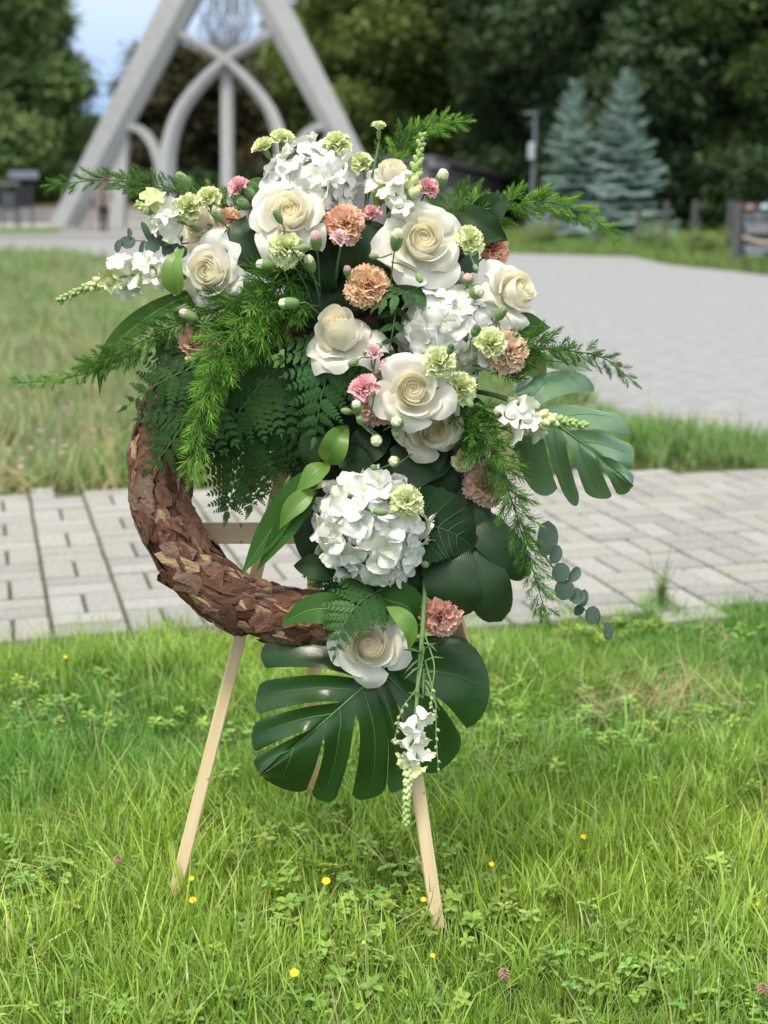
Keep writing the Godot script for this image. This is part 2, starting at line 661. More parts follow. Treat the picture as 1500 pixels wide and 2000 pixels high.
func snapdragon(line: Array, sd: int, label: String, open_to: float, bud_from: float, floret_px: float, step := 0.035, thick := 0.0032) -> void:
	var r := RandomNumberGenerator.new()
	r.seed = sd
	var path := spline(pix(line), 60)
	var o := thing("snapdragon", label, "snapdragon", Transform3D(Basis.IDENTITY, path[0]), "white snapdragon spikes")
	path = moved(path, path[0])
	var st := MB.new()
	st.tube(path, radii(61, thick, 0.0012), 7)
	part(o, "stem", st.commit(), M.snap_stem)
	if not M.has("snap_mesh"):
		M.snap_mesh = [make_snap(1), make_snap(2), make_snap(3)]
		var b := MB.new()
		b.lathe([Vector2(0.001, 0.0), Vector2(0.26, 0.08), Vector2(0.36, 0.35), Vector2(0.33, 0.65), Vector2(0.18, 0.92), Vector2(0.001, 1.0)], 9)
		M.snap_bud = b.commit()
		var c := MB.new()
		c.lathe([Vector2(0.05, -0.1), Vector2(0.3, 0.05), Vector2(0.40, 0.32), Vector2(0.30, 0.5)], 9)
		M.snap_calyx = c.commit()
	var t := bud_from
	var k := 0
	while t < 1.0:
		var at: Vector3 = path[int(t * 60)]
		var tang := (path[mini(60, int(t * 60) + 2)] - path[maxi(0, int(t * 60) - 2)]).normalized()
		var side := Basis(tang, k * 2.39996) * (right - tang * right.dot(tang)).normalized()
		side = (side + toward(0, 0) * 0.35).normalized()
		var shrink := 1.0 - 0.72 * smoothstep(0.25, 1.0, t)
		if t < open_to:
			var dir := (side * 1.0 + tang * lerpf(0.45, 1.1, clampf((thick - 0.0032) / 0.0013, 0, 1))).normalized()
			var s := px(floret_px) * r.randf_range(0.85, 1.1)
			part(o, "floret", M.snap_mesh[r.randi() % 3], M.snap_white if t < open_to - 0.045 else M.snap_lime, scaled(aim(at + dir * 0.002, dir, r.randf() * TAU), s))
			t += step
		else:
			var dir := (side * 0.85 + tang * 0.8).normalized()
			var s := px(floret_px) * 0.80 * maxf(0.36, shrink) * r.randf_range(0.9, 1.1)
			var x := scaled(aim(at, dir, r.randf() * TAU), s)
			part(o, "bud", M.snap_bud, M.snap_lime if t < open_to + 0.18 else M.snap_bud_green, x)
			part(o, "calyx", M.snap_calyx, M.snap_stem, x)
			t += step * 0.55 * maxf(0.5, shrink)
		k += 1


# ---------------------------------------------------------------- leaves and sprays

func profile(kind: String, s: float) -> float:
	match kind:
		"strap": return minf(1.0, 0.35 + s * 4.0) * pow(maxf(0.0, 1.0 - pow(s, 5.0)), 0.6)
		"tongue": return minf(1.0, 0.55 + s * 1.6) * pow(maxf(0.0, 1.0 - pow(s, 7.0)), 0.5)
		"loop": return minf(1.0, 0.6 + s * 2.0) * minf(1.0, 0.6 + (1.0 - s) * 2.0)
		"ovate": return pow(sin(PI * pow(clampf(s, 0.0, 1.0), 0.72)), 0.85)
		"heart": return pow(maxf(0.0, sin(PI * pow(clampf(s * 0.97 + 0.03, 0.0, 1.0), 0.55))), 0.7)
		"lance": return pow(sin(PI * pow(clampf(s, 0.0, 1.0), 0.85)), 1.1)
	return 1.0


func blade(path: PackedVector3Array, face_dir: Vector3, w: float, kind: String, fold: float, dish: float, twist := 0.0, wave := 0.0, sd := 0) -> MB:
	var nv := path.size() - 1
	var nu := 10
	var pts := PackedVector3Array()
	for j in nv + 1:
		var s := float(j) / nv
		var t := (path[mini(j + 1, nv)] - path[maxi(j - 1, 0)]).normalized()
		var side := t.cross(face_dir).normalized()
		if twist != 0.0:
			side = side.rotated(t, twist * s)
		var nn := side.cross(t).normalized()
		var hw := w * 0.5 * profile(kind, s)
		if kind == "heart":
			hw *= 1.0 + (0.035 if j % 2 == 0 else -0.03)
		for i in nu + 1:
			var a := -1.0 + 2.0 * i / nu
			var e := wave * sin(s * 17.0 + a * 2.0 + sd) * absf(a) * hw
			pts.append(path[j] + side * a * hw + nn * (fold * absf(a) * hw + dish * a * a * hw + e))
	var mb := MB.new()
	mb.grid(pts, nu, nv, PackedColorArray(), false, 1.0, 3.0)
	return mb


func leaf(called: String, label: String, category: String, group: String, line: Array, w_px: float, kind: String, m: Material, vein: Material, fold := 0.18, dish := 0.0, dx := 0.0, dy := 0.0, twist := 0.0, wave := 0.03, rib := 0.0011) -> Node3D:
	var path := spline(pix(line), 22)
	var o := thing(called, label, category, Transform3D(Basis.IDENTITY, path[0]), group)
	path = moved(path, path[0])
	var fd := toward(dx, dy)
	part(o, "leaf_blade", blade(path, fd, px(w_px), kind, fold, dish, twist, wave, int(line[0][0])).commit(), m)
	if rib > 0.0:
		var rb := MB.new()
		var up := PackedVector3Array()
		for j in 22:
			up.append(path[j] + fd * 0.0004)
		rb.tube(up, radii(22, rib, rib * 0.3), 5)
		part(o, "midrib", rb.commit(), vein)
	if kind == "heart":
		# side veins that stand out on the dull blade
		for k in 5:
			for sg: float in [-1.0, 1.0]:
				var j := 3 + k * 3
				var t := (path[j + 1] - path[j]).normalized()
				var side := t.cross(fd).normalized() * sg
				var reach := px(w_px) * 0.42 * profile(kind, minf(1.0, j / 22.0 + 0.16))
				var vb := MB.new()
				var vp := PackedVector3Array()
				for q in 6:
					var b := q / 5.0
					var n2 := side.cross(t).normalized() * sg
					vp.append(path[j] + side * reach * b + t * reach * (0.5 * b + 0.25 * b * b) + fd * (0.0012 + 0.10 * b * reach * 0.5))
				vb.tube(vp, radii(6, 0.0008, 0.0003), 5)
				part(o, "side_vein", vb.commit(), vein)
	return o


func make_tuft(sd: int, count: int, length: float) -> ArrayMesh:
	# a short twig along +Y with many soft needles, unit height
	var r := RandomNumberGenerator.new()
	r.seed = sd
	var mb := MB.new()
	mb.tube([Vector3(0, -0.05, 0), Vector3(0.01, 0.4, 0), Vector3(0, 0.8, 0)], radii(3, 0.035, 0.015), 4)
	for k in count:
		var f := float(k) / count
		var at := Vector3(0, 0.05 + f * 0.72, 0)
		var a := k * 2.39996 + r.randf_range(-0.4, 0.4)
		var rise := lerpf(0.35, 1.3, f) + r.randf_range(-0.25, 0.25)
		var dir := Vector3(cos(a) * cos(rise), sin(rise), sin(a) * cos(rise))
		var len := length * r.randf_range(0.75, 1.15) * (1.0 - 0.25 * f)
		var side := dir.cross(Vector3.UP).normalized() * 0.027
		var up := side.cross(dir).normalized() * 0.018
		var m := at + dir * len * 0.55 + Vector3(0, 0.03, 0)
		var tip := at + dir * len + Vector3(0, 0.07, 0)
		mb.face([at - side * 0.4, m - side, tip])
		mb.face([at + side * 0.4, at + up, m + up])
		mb.face([at - side * 0.4, tip, m + side, at + side * 0.4])
		mb.face([m - side, m + up * 1.5, tip])
		mb.face([m + up * 1.5, m + side, tip])
	return mb.commit()


func sprig(label: String, group: String, line: Array, m0: Material, m1: Material, step: float, size0: float, size1: float, spread: float, foxtail := false, sd := 1) -> void:
	# an asparagus fern spray: stem and needle tufts; step and sizes in metres
	var r := RandomNumberGenerator.new()
	r.seed = sd
	if not M.has("tufts"):
		M.tufts = [make_tuft(1, 26, 0.66), make_tuft(2, 24, 0.74), make_tuft(3, 28, 0.6), make_tuft(4, 24, 0.7)]
		M.small_tufts = [make_tuft(11, 34, 0.46), make_tuft(12, 38, 0.5), make_tuft(13, 32, 0.54)]
	var path := spline(pix(line), 80)
	var o := thing("asparagus_fern", label, "fern", Transform3D(Basis.IDENTITY, path[0]), group)
	path = moved(path, path[0])
	var total := 0.0
	for k in 80:
		total += path[k].distance_to(path[k + 1])
	var st := MB.new()
	st.tube(path, radii(81, 0.0016, 0.0007), 5)
	part(o, "stem", st.commit(), M.fern_stem)
	var n := int(total / step)
	for k in n:
		var s := (k + r.randf()) / n
		var i := clampi(int(s * 80), 1, 79)
		var tang := (path[i + 1] - path[i - 1]).normalized()
		var side := Basis(tang, k * 2.39996 + r.randf_range(-0.6, 0.6)) * (toward(0, 0) - tang * tang.dot(toward(0, 0))).normalized()
		side = (side + toward(0, 0) * 0.25).normalized()
		var size := lerpf(size0, size1, s) * r.randf_range(0.75, 1.2)
		var out := spread * (1.0 - 0.75 * s) * r.randf_range(0.0, 1.0)
		var dir := (side * (0.95 if foxtail else 1.0) + tang * lerpf(0.6, 1.2, s)).normalized()
		var from := path[i] + side * out
		part(o, "needle_tuft", (M.tufts[r.randi() % 4] if foxtail else M.small_tufts[r.randi() % 3]), m0 if r.randf() < lerpf(0.75, 0.3, s) else m1, scaled(aim(from, dir, r.randf() * TAU), size))
		if out > 0.008:
			var tw := MB.new()
			tw.tube([path[maxi(0, i - 3)], path[maxi(0, i - 1)] + side * out * 0.5, from], radii(3, 0.0007, 0.0005), 4)
			part(o, "twig", tw.commit(), M.fern_stem)
	part(o, "needle_tuft", M.small_tufts[0], m1, scaled(aim(path[80], path[80] - path[76], 0), size1))


func make_pinna(sd: int) -> ArrayMesh:
	# one side branch of a leather fern, along +Z, unit length: toothed leaflets in pairs
	var r := RandomNumberGenerator.new()
	r.seed = sd
	var mb := MB.new()
	mb.tube([Vector3.ZERO, Vector3(0, 0.02, 0.5), Vector3(0, 0, 1.0)], radii(3, 0.016, 0.006), 4)
	var pairs := 7
	for k in pairs:
		var f := (k + 0.4) / pairs
		for s: float in [-1.0, 1.0]:
			var len := 0.36 * pow(1.0 - f * 0.80, 0.9) * r.randf_range(0.9, 1.1) * (0.75 if k == 0 else 1.0)
			var dir := Vector3(s * 0.78, 0, 0.62).normalized()
			var across := Vector3(-dir.z, 0, dir.x)
			var base := Vector3(0, 0.012, f)
			var w := len * 0.52
			var pts := PackedVector3Array()
			for j in 6:
				var b := j / 5.0
				var hw := w * 0.5 * (pow(sin(PI * (0.12 + 0.86 * pow(b, 0.8))), 0.8))
				hw *= 1.0 + (0.14 if j % 2 == 1 else -0.06)
				for i in 3:
					var a := i - 1.0
					pts.append(base + dir * (b * len) + across * (a * hw) + Vector3.UP * (absf(a) * hw * 0.22 - b * b * len * 0.14))
			mb.grid(pts, 2, 5)
	var tip := PackedVector3Array()
	for j in 4:
		for i in 3:
			tip.append(Vector3((i - 1) * 0.035 * (1.0 - j / 3.0), 0.0, 0.95 + j * 0.05))
	mb.grid(tip, 2, 3)
	return mb.commit()


func frond(label: String, line: Array, width_px: float, m: Array, dx := 0.0, dy := 0.0, pairs := 12, sd := 1, droop := 0.15) -> void:
	var r := RandomNumberGenerator.new()
	r.seed = sd
	if not M.has("pinnae"):
		M.pinnae = [make_pinna(1), make_pinna(2), make_pinna(3)]
	var path := spline(pix(line), 60)
	var o := thing("leather_fern", label, "fern", Transform3D(Basis.IDENTITY, path[0]), "leather fern fronds")
	path = moved(path, path[0])
	var st := MB.new()
	st.tube(path, radii(61, 0.0016, 0.0006), 5)
	part(o, "stem", st.commit(), M.fern_stem)
	var fd := toward(dx, dy)
	pairs = int(pairs * 0.72)
	for k in pairs:
		var s := 0.10 + 0.86 * pow(float(k) / pairs, 0.92)
		var i := clampi(int(s * 60), 1, 59)
		var tang := (path[i + 1] - path[i - 1]).normalized()
		var side := tang.cross(fd).normalized()
		var nn := side.cross(tang).normalized()
		if nn.dot(fd) < 0:
			nn = -nn
		for sg: float in [-1.0, 1.0]:
			var len := px(width_px) * 0.62 * (1.10 - s) / 0.95 * r.randf_range(0.92, 1.08)
			var z := (side * sg * 0.82 + tang * 0.55 - nn * droop * r.randf_range(0.3, 1.4)).normalized()
			var y := (nn - z * nn.dot(z)).normalized()
			part(o, "pinna", M.pinnae[r.randi() % 3], m[r.randi() % m.size()], Transform3D(Basis(y.cross(z), y, z) * len, path[clampi(i + (1 if sg > 0 else -1), 0, 60)]))
	part(o, "pinna", M.pinnae[0], m[0], scaled(Transform3D(Basis((fd).cross((path[60] - path[50]).normalized()).normalized(), fd, (path[60] - path[50]).normalized()).orthonormalized(), path[55]), px(width_px) * 0.13))


func monstera(label: String, rib: Array, lobes: Array, m: Material, vein: Material, sag: float, petiole: Array, bow := 0.09) -> void:
	# rib: midrib pixels [u, v, nearness]; lobes: [side, s0, s1, e0, em, e1, slit0, slit1]: where the lobe leaves the midrib, its edge points in pixels,
	# and how far out the slits at its two sides begin
	var path := spline(pix(rib), 40)
	var at := path[0]
	var o := thing("monstera_leaf", label, "leaf", Transform3D(Basis.IDENTITY, at), "monstera leaves")
	path = moved(path, at)
	var mb := MB.new()
	var ribs := MB.new()
	var nu := 12
	var nv := 14
	for L: Array in lobes:
		var prev: Vector2 = L[6]
		var next: Vector2 = L[7]
		var edges := []
		for k in 3:
			var e: Array = L[3 + k]
			edges.append(P(e[0], e[1], PLANE - e[2]) - at)
		var shared0: Vector3 = edges[0] if prev.y > 0.98 else edges[0]
		var pts := PackedVector3Array()
		var mid_line := PackedVector3Array()
		for j in nv + 1:
			var t := float(j) / nv
			for i in nu + 1:
				var q := float(i) / nu
				var s := lerpf(L[1], L[2], q)
				var base: Vector3 = path[clampi(int(round(s * 40)), 0, 40)]
				var fs := s * 40
				var lo := clampi(int(fs), 0, 39)
				base = path[lo].lerp(path[lo + 1], fs - lo)
				# the edge curve through e0, em, e1
				var e: Vector3 = edges[0] * ((1 - q) * (1 - 2 * q)) + edges[1] * (4 * q * (1 - q)) + edges[2] * (q * (2 * q - 1))
				# rounded corners
				var cq := pow(absf(2 * q - 1), 6.0)
				e = base + (e - base) * (1.0 - 0.05 * cq)
				# slits: beyond their start the sides of the lobe draw back from the line to the neighbour
				var g0 := 0.0
				var g1 := 0.0
				if t > prev.x:
					g0 = prev.y * pow((t - prev.x) / (1.0 - prev.x), 0.32)
				if t > next.x:
					g1 = next.y * pow((t - next.x) / (1.0 - next.x), 0.32)
				var q2 := lerpf(g0, 1.0 - g1, q)
				var s2 := lerpf(L[1], L[2], q2)
				fs = s2 * 40
				lo = clampi(int(fs), 0, 39)
				var base2 := path[lo].lerp(path[lo + 1], fs - lo)
				var e2: Vector3 = edges[0] * ((1 - q2) * (1 - 2 * q2)) + edges[1] * (4 * q2 * (1 - q2)) + edges[2] * (q2 * (2 * q2 - 1))
				cq = pow(absf(2 * q - 1), 5.0)
				var p := base2.lerp(e2, t * (1.0 - 0.06 * cq * t))
				p -= (path[40] - path[0]).normalized() * bow * sin(PI * t) * (e2 - base2).length()
				# the lobe rises from the midrib and hangs at its edge, its vein lies in a groove
				var lift := sag * (sin(PI * minf(1.0, t * 1.15)) * 0.5 - t * t * 0.6)
				lift += 0.011 * (1.0 - pow(absf(2 * q - 1), 2.0)) * sin(PI * t) * -0.6 + 0.004 * sin(PI * t) * absf(2 * q - 1) + 0.0025 * sin(t * 9.0 + L[1] * 20.0) * t
				p += toward(0, 0.1) * lift
				pts.append(p)
				if i == nu / 2 and j < nv - 1:
					mid_line.append(p + toward(0, 0) * 0.0003)
		mb.grid(pts, nu, nv)
		ribs.tube(mid_line, radii(mid_line.size(), 0.0009, 0.0003), 5)
	part(o, "leaf_blade", mb.commit(), m)
	part(o, "side_veins", ribs.commit(), vein)
	var rb := MB.new()
	var up := PackedVector3Array()
	for p in path:
		up.append(p + toward(0, 0) * 0.0008)
	rb.tube(up, radii(41, 0.0026, 0.0007), 7)
	part(o, "midrib", rb.commit(), vein)
	var pt := MB.new()
	var pp := moved(spline(pix(petiole), 14), at)
	pt.tube(pp, radii(15, 0.0042, 0.0042), 8)
	part(o, "petiole", pt.commit(), M.stem)


func eucalyptus(label: String, line: Array, leaves: Array) -> void:
	var path := spline(pix(line), 40)
	var at := path[0]
	var o := thing("eucalyptus_branch", label, "branch", Transform3D(Basis.IDENTITY, at), "eucalyptus branches")
	var st := MB.new()
	st.tube(moved(path, at), radii(41, 0.0018, 0.0009), 5)
	part(o, "stem", st.commit(), M.red_stem)
	for L: Array in leaves:
		# [u, v, near, width, height, facing x, facing y, roll of the leaf's axis in degrees]
		var mb := MB.new()
		var pts := PackedVector3Array()
		var w := px(L[3]) * 0.5
		var h := px(L[4])
		for j in 9:
			var b := j / 8.0
			for i in 9:
				var a := -1.0 + i / 4.0
				var hw := w * sqrt(maxf(0.0, 1.0 - pow(absf(2 * b - 1), 2.1)))
				pts.append(Vector3(a * hw, 0.10 * h * a * a * sin(PI * b) - 0.08 * h * b * b, b * h))
		mb.grid(pts, 8, 8)
		var n := toward(L[5], L[6])
		var ax := (right * sin(deg_to_rad(L[7])) + upward * cos(deg_to_rad(L[7])))
		ax = (ax - n * ax.dot(n)).normalized()
		part(o, "leaf", mb.commit(), M.eucalyptus, Transform3D(Basis(n.cross(ax), n, ax), P(L[0], L[1], PLANE - L[2]) - at - ax * h * 0.5))


func side_shoots(o_name: String, shoots: Array) -> void:
	# wiry side stems with narrow leaves and little buds, hanging beside the spike
	var at := P(826, 1290, PLANE - 0.095)
	var o := thing(o_name, "wiry green shoots with tiny buds around the hanging snapdragon's stem", "flower shoot", Transform3D(Basis.IDENTITY, at))
	var r := RandomNumberGenerator.new()
	r.seed = 4
	for q: Array in shoots:
		var path := moved(spline(pix(q), 24), at)
		var st := MB.new()
		st.tube(path, radii(25, 0.0013, 0.0007), 5)
		part(o, "shoot", st.commit(), M.snap_stem)
		for k in range(14, 25, 2):
			var dir := (path[24] - path[12]).normalized()
			var side := (Basis(toward(0, 0), k * 2.3) * right).normalized()
			part(o, "bud", M.snap_bud, M.snap_bud_green, scaled(aim(path[k], dir + side * 0.8, 0), 0.0075 * (1.25 - k * 0.022)))
	for k in 16:
		var f := k / 16.0
		var b := P(828, lerpf(1255, 1370, f), PLANE - 0.097) - at
		var d := (right * r.randf_range(-1, 1) + upward * r.randf_range(-0.9, 0.4) + toward(0, 0) * r.randf_range(0, 0.6)).normalized() * r.randf_range(0.02, 0.045)
		var mb := MB.new()
		var s := d.cross(toward(0, 0)).normalized() * 0.0017
		mb.face([b - s * 0.5, b + d * 0.5 - s + Vector3(0, 0.004, 0), b + d, b + d * 0.5 + s + Vector3(0, 0.004, 0), b + s * 0.5])
		part(o, "narrow_leaf", mb.commit(), M.snap_stem)


# ---------------------------------------------------------------- materials

func make_materials() -> void:
	var petal_veins := veins(256, 64, 11.0)
	M.rose = leafy(Color(1, 1, 1), 0.55, 0.8, 0.2)
	M.rose.vertex_color_use_as_albedo = true
	M.rose.normal_enabled = true
	M.rose.normal_texture = petal_veins
	M.rose.normal_scale = 0.16
	M.rose_warm = leafy(Color(0.98, 0.94, 0.86), 0.55, 0.8, 0.2)
	M.rose_warm.vertex_color_use_as_albedo = true
	M.hydrangea = [leafy(Color(0.82, 0.82, 0.775), 0.65, 0.55, 0.15), leafy(Color(0.82, 0.82, 0.74), 0.65, 0.55, 0.15), leafy(Color(0.80, 0.81, 0.785), 0.65, 0.45, 0.15)]
	M.hydrangea_core = mat(Color(0.50, 0.55, 0.36), 0.8)
	M.peach = [leafy(Color(0.88, 0.50, 0.33), 0.7, 0.55, 0.15), leafy(Color(0.88, 0.58, 0.42), 0.7, 0.55, 0.15)]
	M.tan = [leafy(Color(0.86, 0.60, 0.38), 0.7, 0.55, 0.15), leafy(Color(0.82, 0.54, 0.33), 0.7, 0.55, 0.15)]
	M.dusty = [leafy(Color(0.82, 0.50, 0.41), 0.7, 0.55, 0.15), leafy(Color(0.78, 0.45, 0.37), 0.7, 0.55, 0.15)]
	M.faded = [leafy(Color(0.80, 0.56, 0.44), 0.7, 0.55, 0.15), leafy(Color(0.75, 0.50, 0.39), 0.7, 0.55, 0.15)]
	M.apricot = [leafy(Color(0.90, 0.64, 0.44), 0.7, 0.55, 0.15), leafy(Color(0.90, 0.74, 0.56), 0.7, 0.55, 0.15)]
	M.lime = [leafy(Color(0.72, 0.78, 0.42), 0.65, 0.4, 0.2), leafy(Color(0.76, 0.80, 0.54), 0.65, 0.4, 0.2), leafy(Color(0.70, 0.75, 0.40), 0.65, 0.4, 0.2)]
	M.pink = [leafy(Color(0.86, 0.46, 0.50), 0.65, 0.4, 0.2), leafy(Color(0.82, 0.48, 0.50), 0.65, 0.4, 0.2)]
	M.pale_pink = [leafy(Color(0.82, 0.56, 0.58), 0.65, 0.4, 0.2), leafy(Color(0.84, 0.64, 0.64), 0.65, 0.4, 0.2)]
	for m: StandardMaterial3D in M.hydrangea:
		m.vertex_color_use_as_albedo = true
	for m: StandardMaterial3D in [M.rose, M.rose_warm]:
		m.backlight = Color(0.86, 0.85, 0.78)
	for set: Array in [M.hydrangea, M.peach, M.tan, M.dusty, M.faded, M.apricot, M.pink, M.pale_pink]:
		for m: StandardMaterial3D in set:
			m.backlight = Color(m.backlight.r, m.backlight.r, m.backlight.r * 0.95)
	M.bud_cream = leafy(Color(0.72, 0.74, 0.50), 0.6, 0.3, 0.2)
	M.bud_green = leafy(Color(0.20, 0.30, 0.13), 0.55, 0.2, 0.3)
	M.bud_dark = leafy(Color(0.07, 0.13, 0.06), 0.55, 0.2, 0.3)
	M.bud_pink = leafy(Color(0.80, 0.45, 0.47), 0.6, 0.3, 0.2)
	M.calyx = leafy(Color(0.17, 0.28, 0.10), 0.55, 0.15, 0.35)
	M.carnation_stem = mat(Color(0.11, 0.19, 0.10), 0.6)
	M.stem = mat(Color(0.10, 0.20, 0.06), 0.5)
	M.sepal = mat(Color(0.10, 0.2, 0.06), 0.6)
	M.snap_white = leafy(Color(0.85, 0.86, 0.76), 0.6, 0.4, 0.2)
	M.snap_lime = leafy(Color(0.66, 0.72, 0.38), 0.6, 0.4, 0.2)
	M.snap_bud_green = leafy(Color(0.36, 0.47, 0.17), 0.6, 0.3, 0.2)
	M.snap_stem = mat(Color(0.16, 0.28, 0.09), 0.55)
	M.red_stem = mat(Color(0.30, 0.13, 0.09), 0.6)
	M.fern_stem = mat(Color(0.06, 0.12, 0.035), 0.6)
	var fine := veins(256, 64, 26.0)
	M.aspidistra = leafy(Color(0.019, 0.050, 0.017), 0.38, 0.15, 0.42)
	M.aspidistra.normal_enabled = true
	M.aspidistra.normal_texture = fine
	M.aspidistra.normal_scale = 0.5
	M.aspidistra_vein = mat(Color(0.03, 0.07, 0.03), 0.5)
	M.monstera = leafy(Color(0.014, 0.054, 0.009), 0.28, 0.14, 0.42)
	M.monstera.normal_enabled = true
	M.monstera.normal_texture = bump_tex(0.012, 3.0, 256, 3, 4)
	M.monstera.normal_scale = 0.35
	M.monstera_vein = mat(Color(0.085, 0.20, 0.045), 0.45)
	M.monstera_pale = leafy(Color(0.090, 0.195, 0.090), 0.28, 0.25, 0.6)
	M.monstera_pale.normal_enabled = true
	M.monstera_pale.normal_texture = M.monstera.normal_texture
	M.monstera_pale.normal_scale = 0.35
	M.broad = leafy(Color(0.030, 0.095, 0.015), 0.42, 0.3, 0.25)
	M.fresh = leafy(Color(0.10, 0.22, 0.030), 0.42, 0.5)
	M.fresh_vein = mat(Color(0.16, 0.28, 0.06), 0.5)
	M.hydrangea_leaf = leafy(Color(0.020, 0.048, 0.020), 0.65, 0.1, 0.22)
	M.hydrangea_leaf_vein = mat(Color(0.07, 0.12, 0.06), 0.6)
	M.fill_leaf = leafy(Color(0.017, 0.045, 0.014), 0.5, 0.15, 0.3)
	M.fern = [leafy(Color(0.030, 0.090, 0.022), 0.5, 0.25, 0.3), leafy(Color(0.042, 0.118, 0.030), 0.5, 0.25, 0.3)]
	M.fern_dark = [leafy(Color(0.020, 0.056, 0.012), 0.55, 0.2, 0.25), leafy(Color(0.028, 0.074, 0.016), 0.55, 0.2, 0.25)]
	M.asparagus = leafy(Color(0.090, 0.235, 0.034), 0.6, 0.45, 0.25)
	M.asparagus_tip = leafy(Color(0.165, 0.38, 0.055), 0.6, 0.55, 0.25)
	M.asparagus_deep = leafy(Color(0.055, 0.160, 0.028), 0.6, 0.4, 0.25)
	M.eucalyptus = leafy(Color(0.070, 0.112, 0.084), 0.65, 0.12, 0.25)
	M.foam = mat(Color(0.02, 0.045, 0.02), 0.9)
	var wood := striped(128, 1024, 3, 0.03, Color(0.64, 0.49, 0.29), Color(0.76, 0.62, 0.41), [Vector3(50, 150, 13), Vector3(88, 420, 11), Vector3(36, 700, 9), Vector3(70, 905, 12)])
	M.wood = mat(Color(1, 1, 1), 0.62, 0.35)
	M.wood.albedo_texture = wood
	M.wood_side = mat(Color(0.80, 0.70, 0.58), 0.65, 0.35)
	M.wood_side.albedo_texture = wood
	var bark_bump := bump_tex(0.03, 7.0, 512, 5, 9)
	M.bark = []
	for c: Color in [Color(0.120, 0.060, 0.040), Color(0.165, 0.088, 0.060), Color(0.090, 0.050, 0.036), Color(0.23, 0.145, 0.092), Color(0.150, 0.072, 0.048), Color(0.38, 0.26, 0.155), Color(0.20, 0.135, 0.098)]:
		var b := mat(Color(1, 1, 1), 0.85, 0.25)
		var f: int = M.bark.size()
		if f < 4:
			b.albedo_texture = noise_tex(0.012, c * 0.62, c * 1.35, 256, 5, 20 + f)
		else:
			b.albedo_texture = noise_tex(0.02, c * 0.7, c * 1.25, 256, 5, 20 + f)
		b.normal_enabled = true
		b.normal_texture = bark_bump
		b.normal_scale = 1.0
		M.bark.append(b)
	M.bark_core = M.bark[2]


# ---------------------------------------------------------------- the wreath ring and its easel

func bark_chip(sd: int) -> ArrayMesh:
	# an irregular flake of bark in the XZ plane, about one unit long
	var r := RandomNumberGenerator.new()
	r.seed = sd
	var n := r.randi_range(8, 12)
	var rim := []
	for k in n:
		var a := TAU * (k + r.randf_range(-0.3, 0.3)) / n
		rim.append(Vector3(cos(a) * r.randf_range(0.40, 0.60), r.randf_range(-0.02, 0.03), sin(a) * r.randf_range(0.28, 0.48)))
	var mb := MB.new()
	var thick := r.randf_range(0.04, 0.075)
	var inner := rim.map(func(p): return (p as Vector3) * r.randf_range(0.45, 0.75) + Vector3(0, r.randf_range(0.0, 0.05), 0))
	var mid := Vector3(r.randf_range(-0.1, 0.1), r.randf_range(0.0, 0.05), r.randf_range(-0.1, 0.1))
	var t := func(p): return Vector2(p.x * 0.5 + 0.5, p.z * 0.5 + 0.5)
	for k in n:
		var a: Vector3 = rim[k]
		var b: Vector3 = rim[(k + 1) % n]
		var c: Vector3 = inner[k]
		var d: Vector3 = inner[(k + 1) % n]
		mb.face([a, c, d, b], [t.call(a), t.call(c), t.call(d), t.call(b)])
		mb.face([c, mid, d], [t.call(c), t.call(mid), t.call(d)])
		var e := a + Vector3(0, -thick, 0)
		var f := b + Vector3(0, -thick, 0)
		mb.face([a, b, f, e], [t.call(a), t.call(b), t.call(b), t.call(a)])
	return mb.commit()


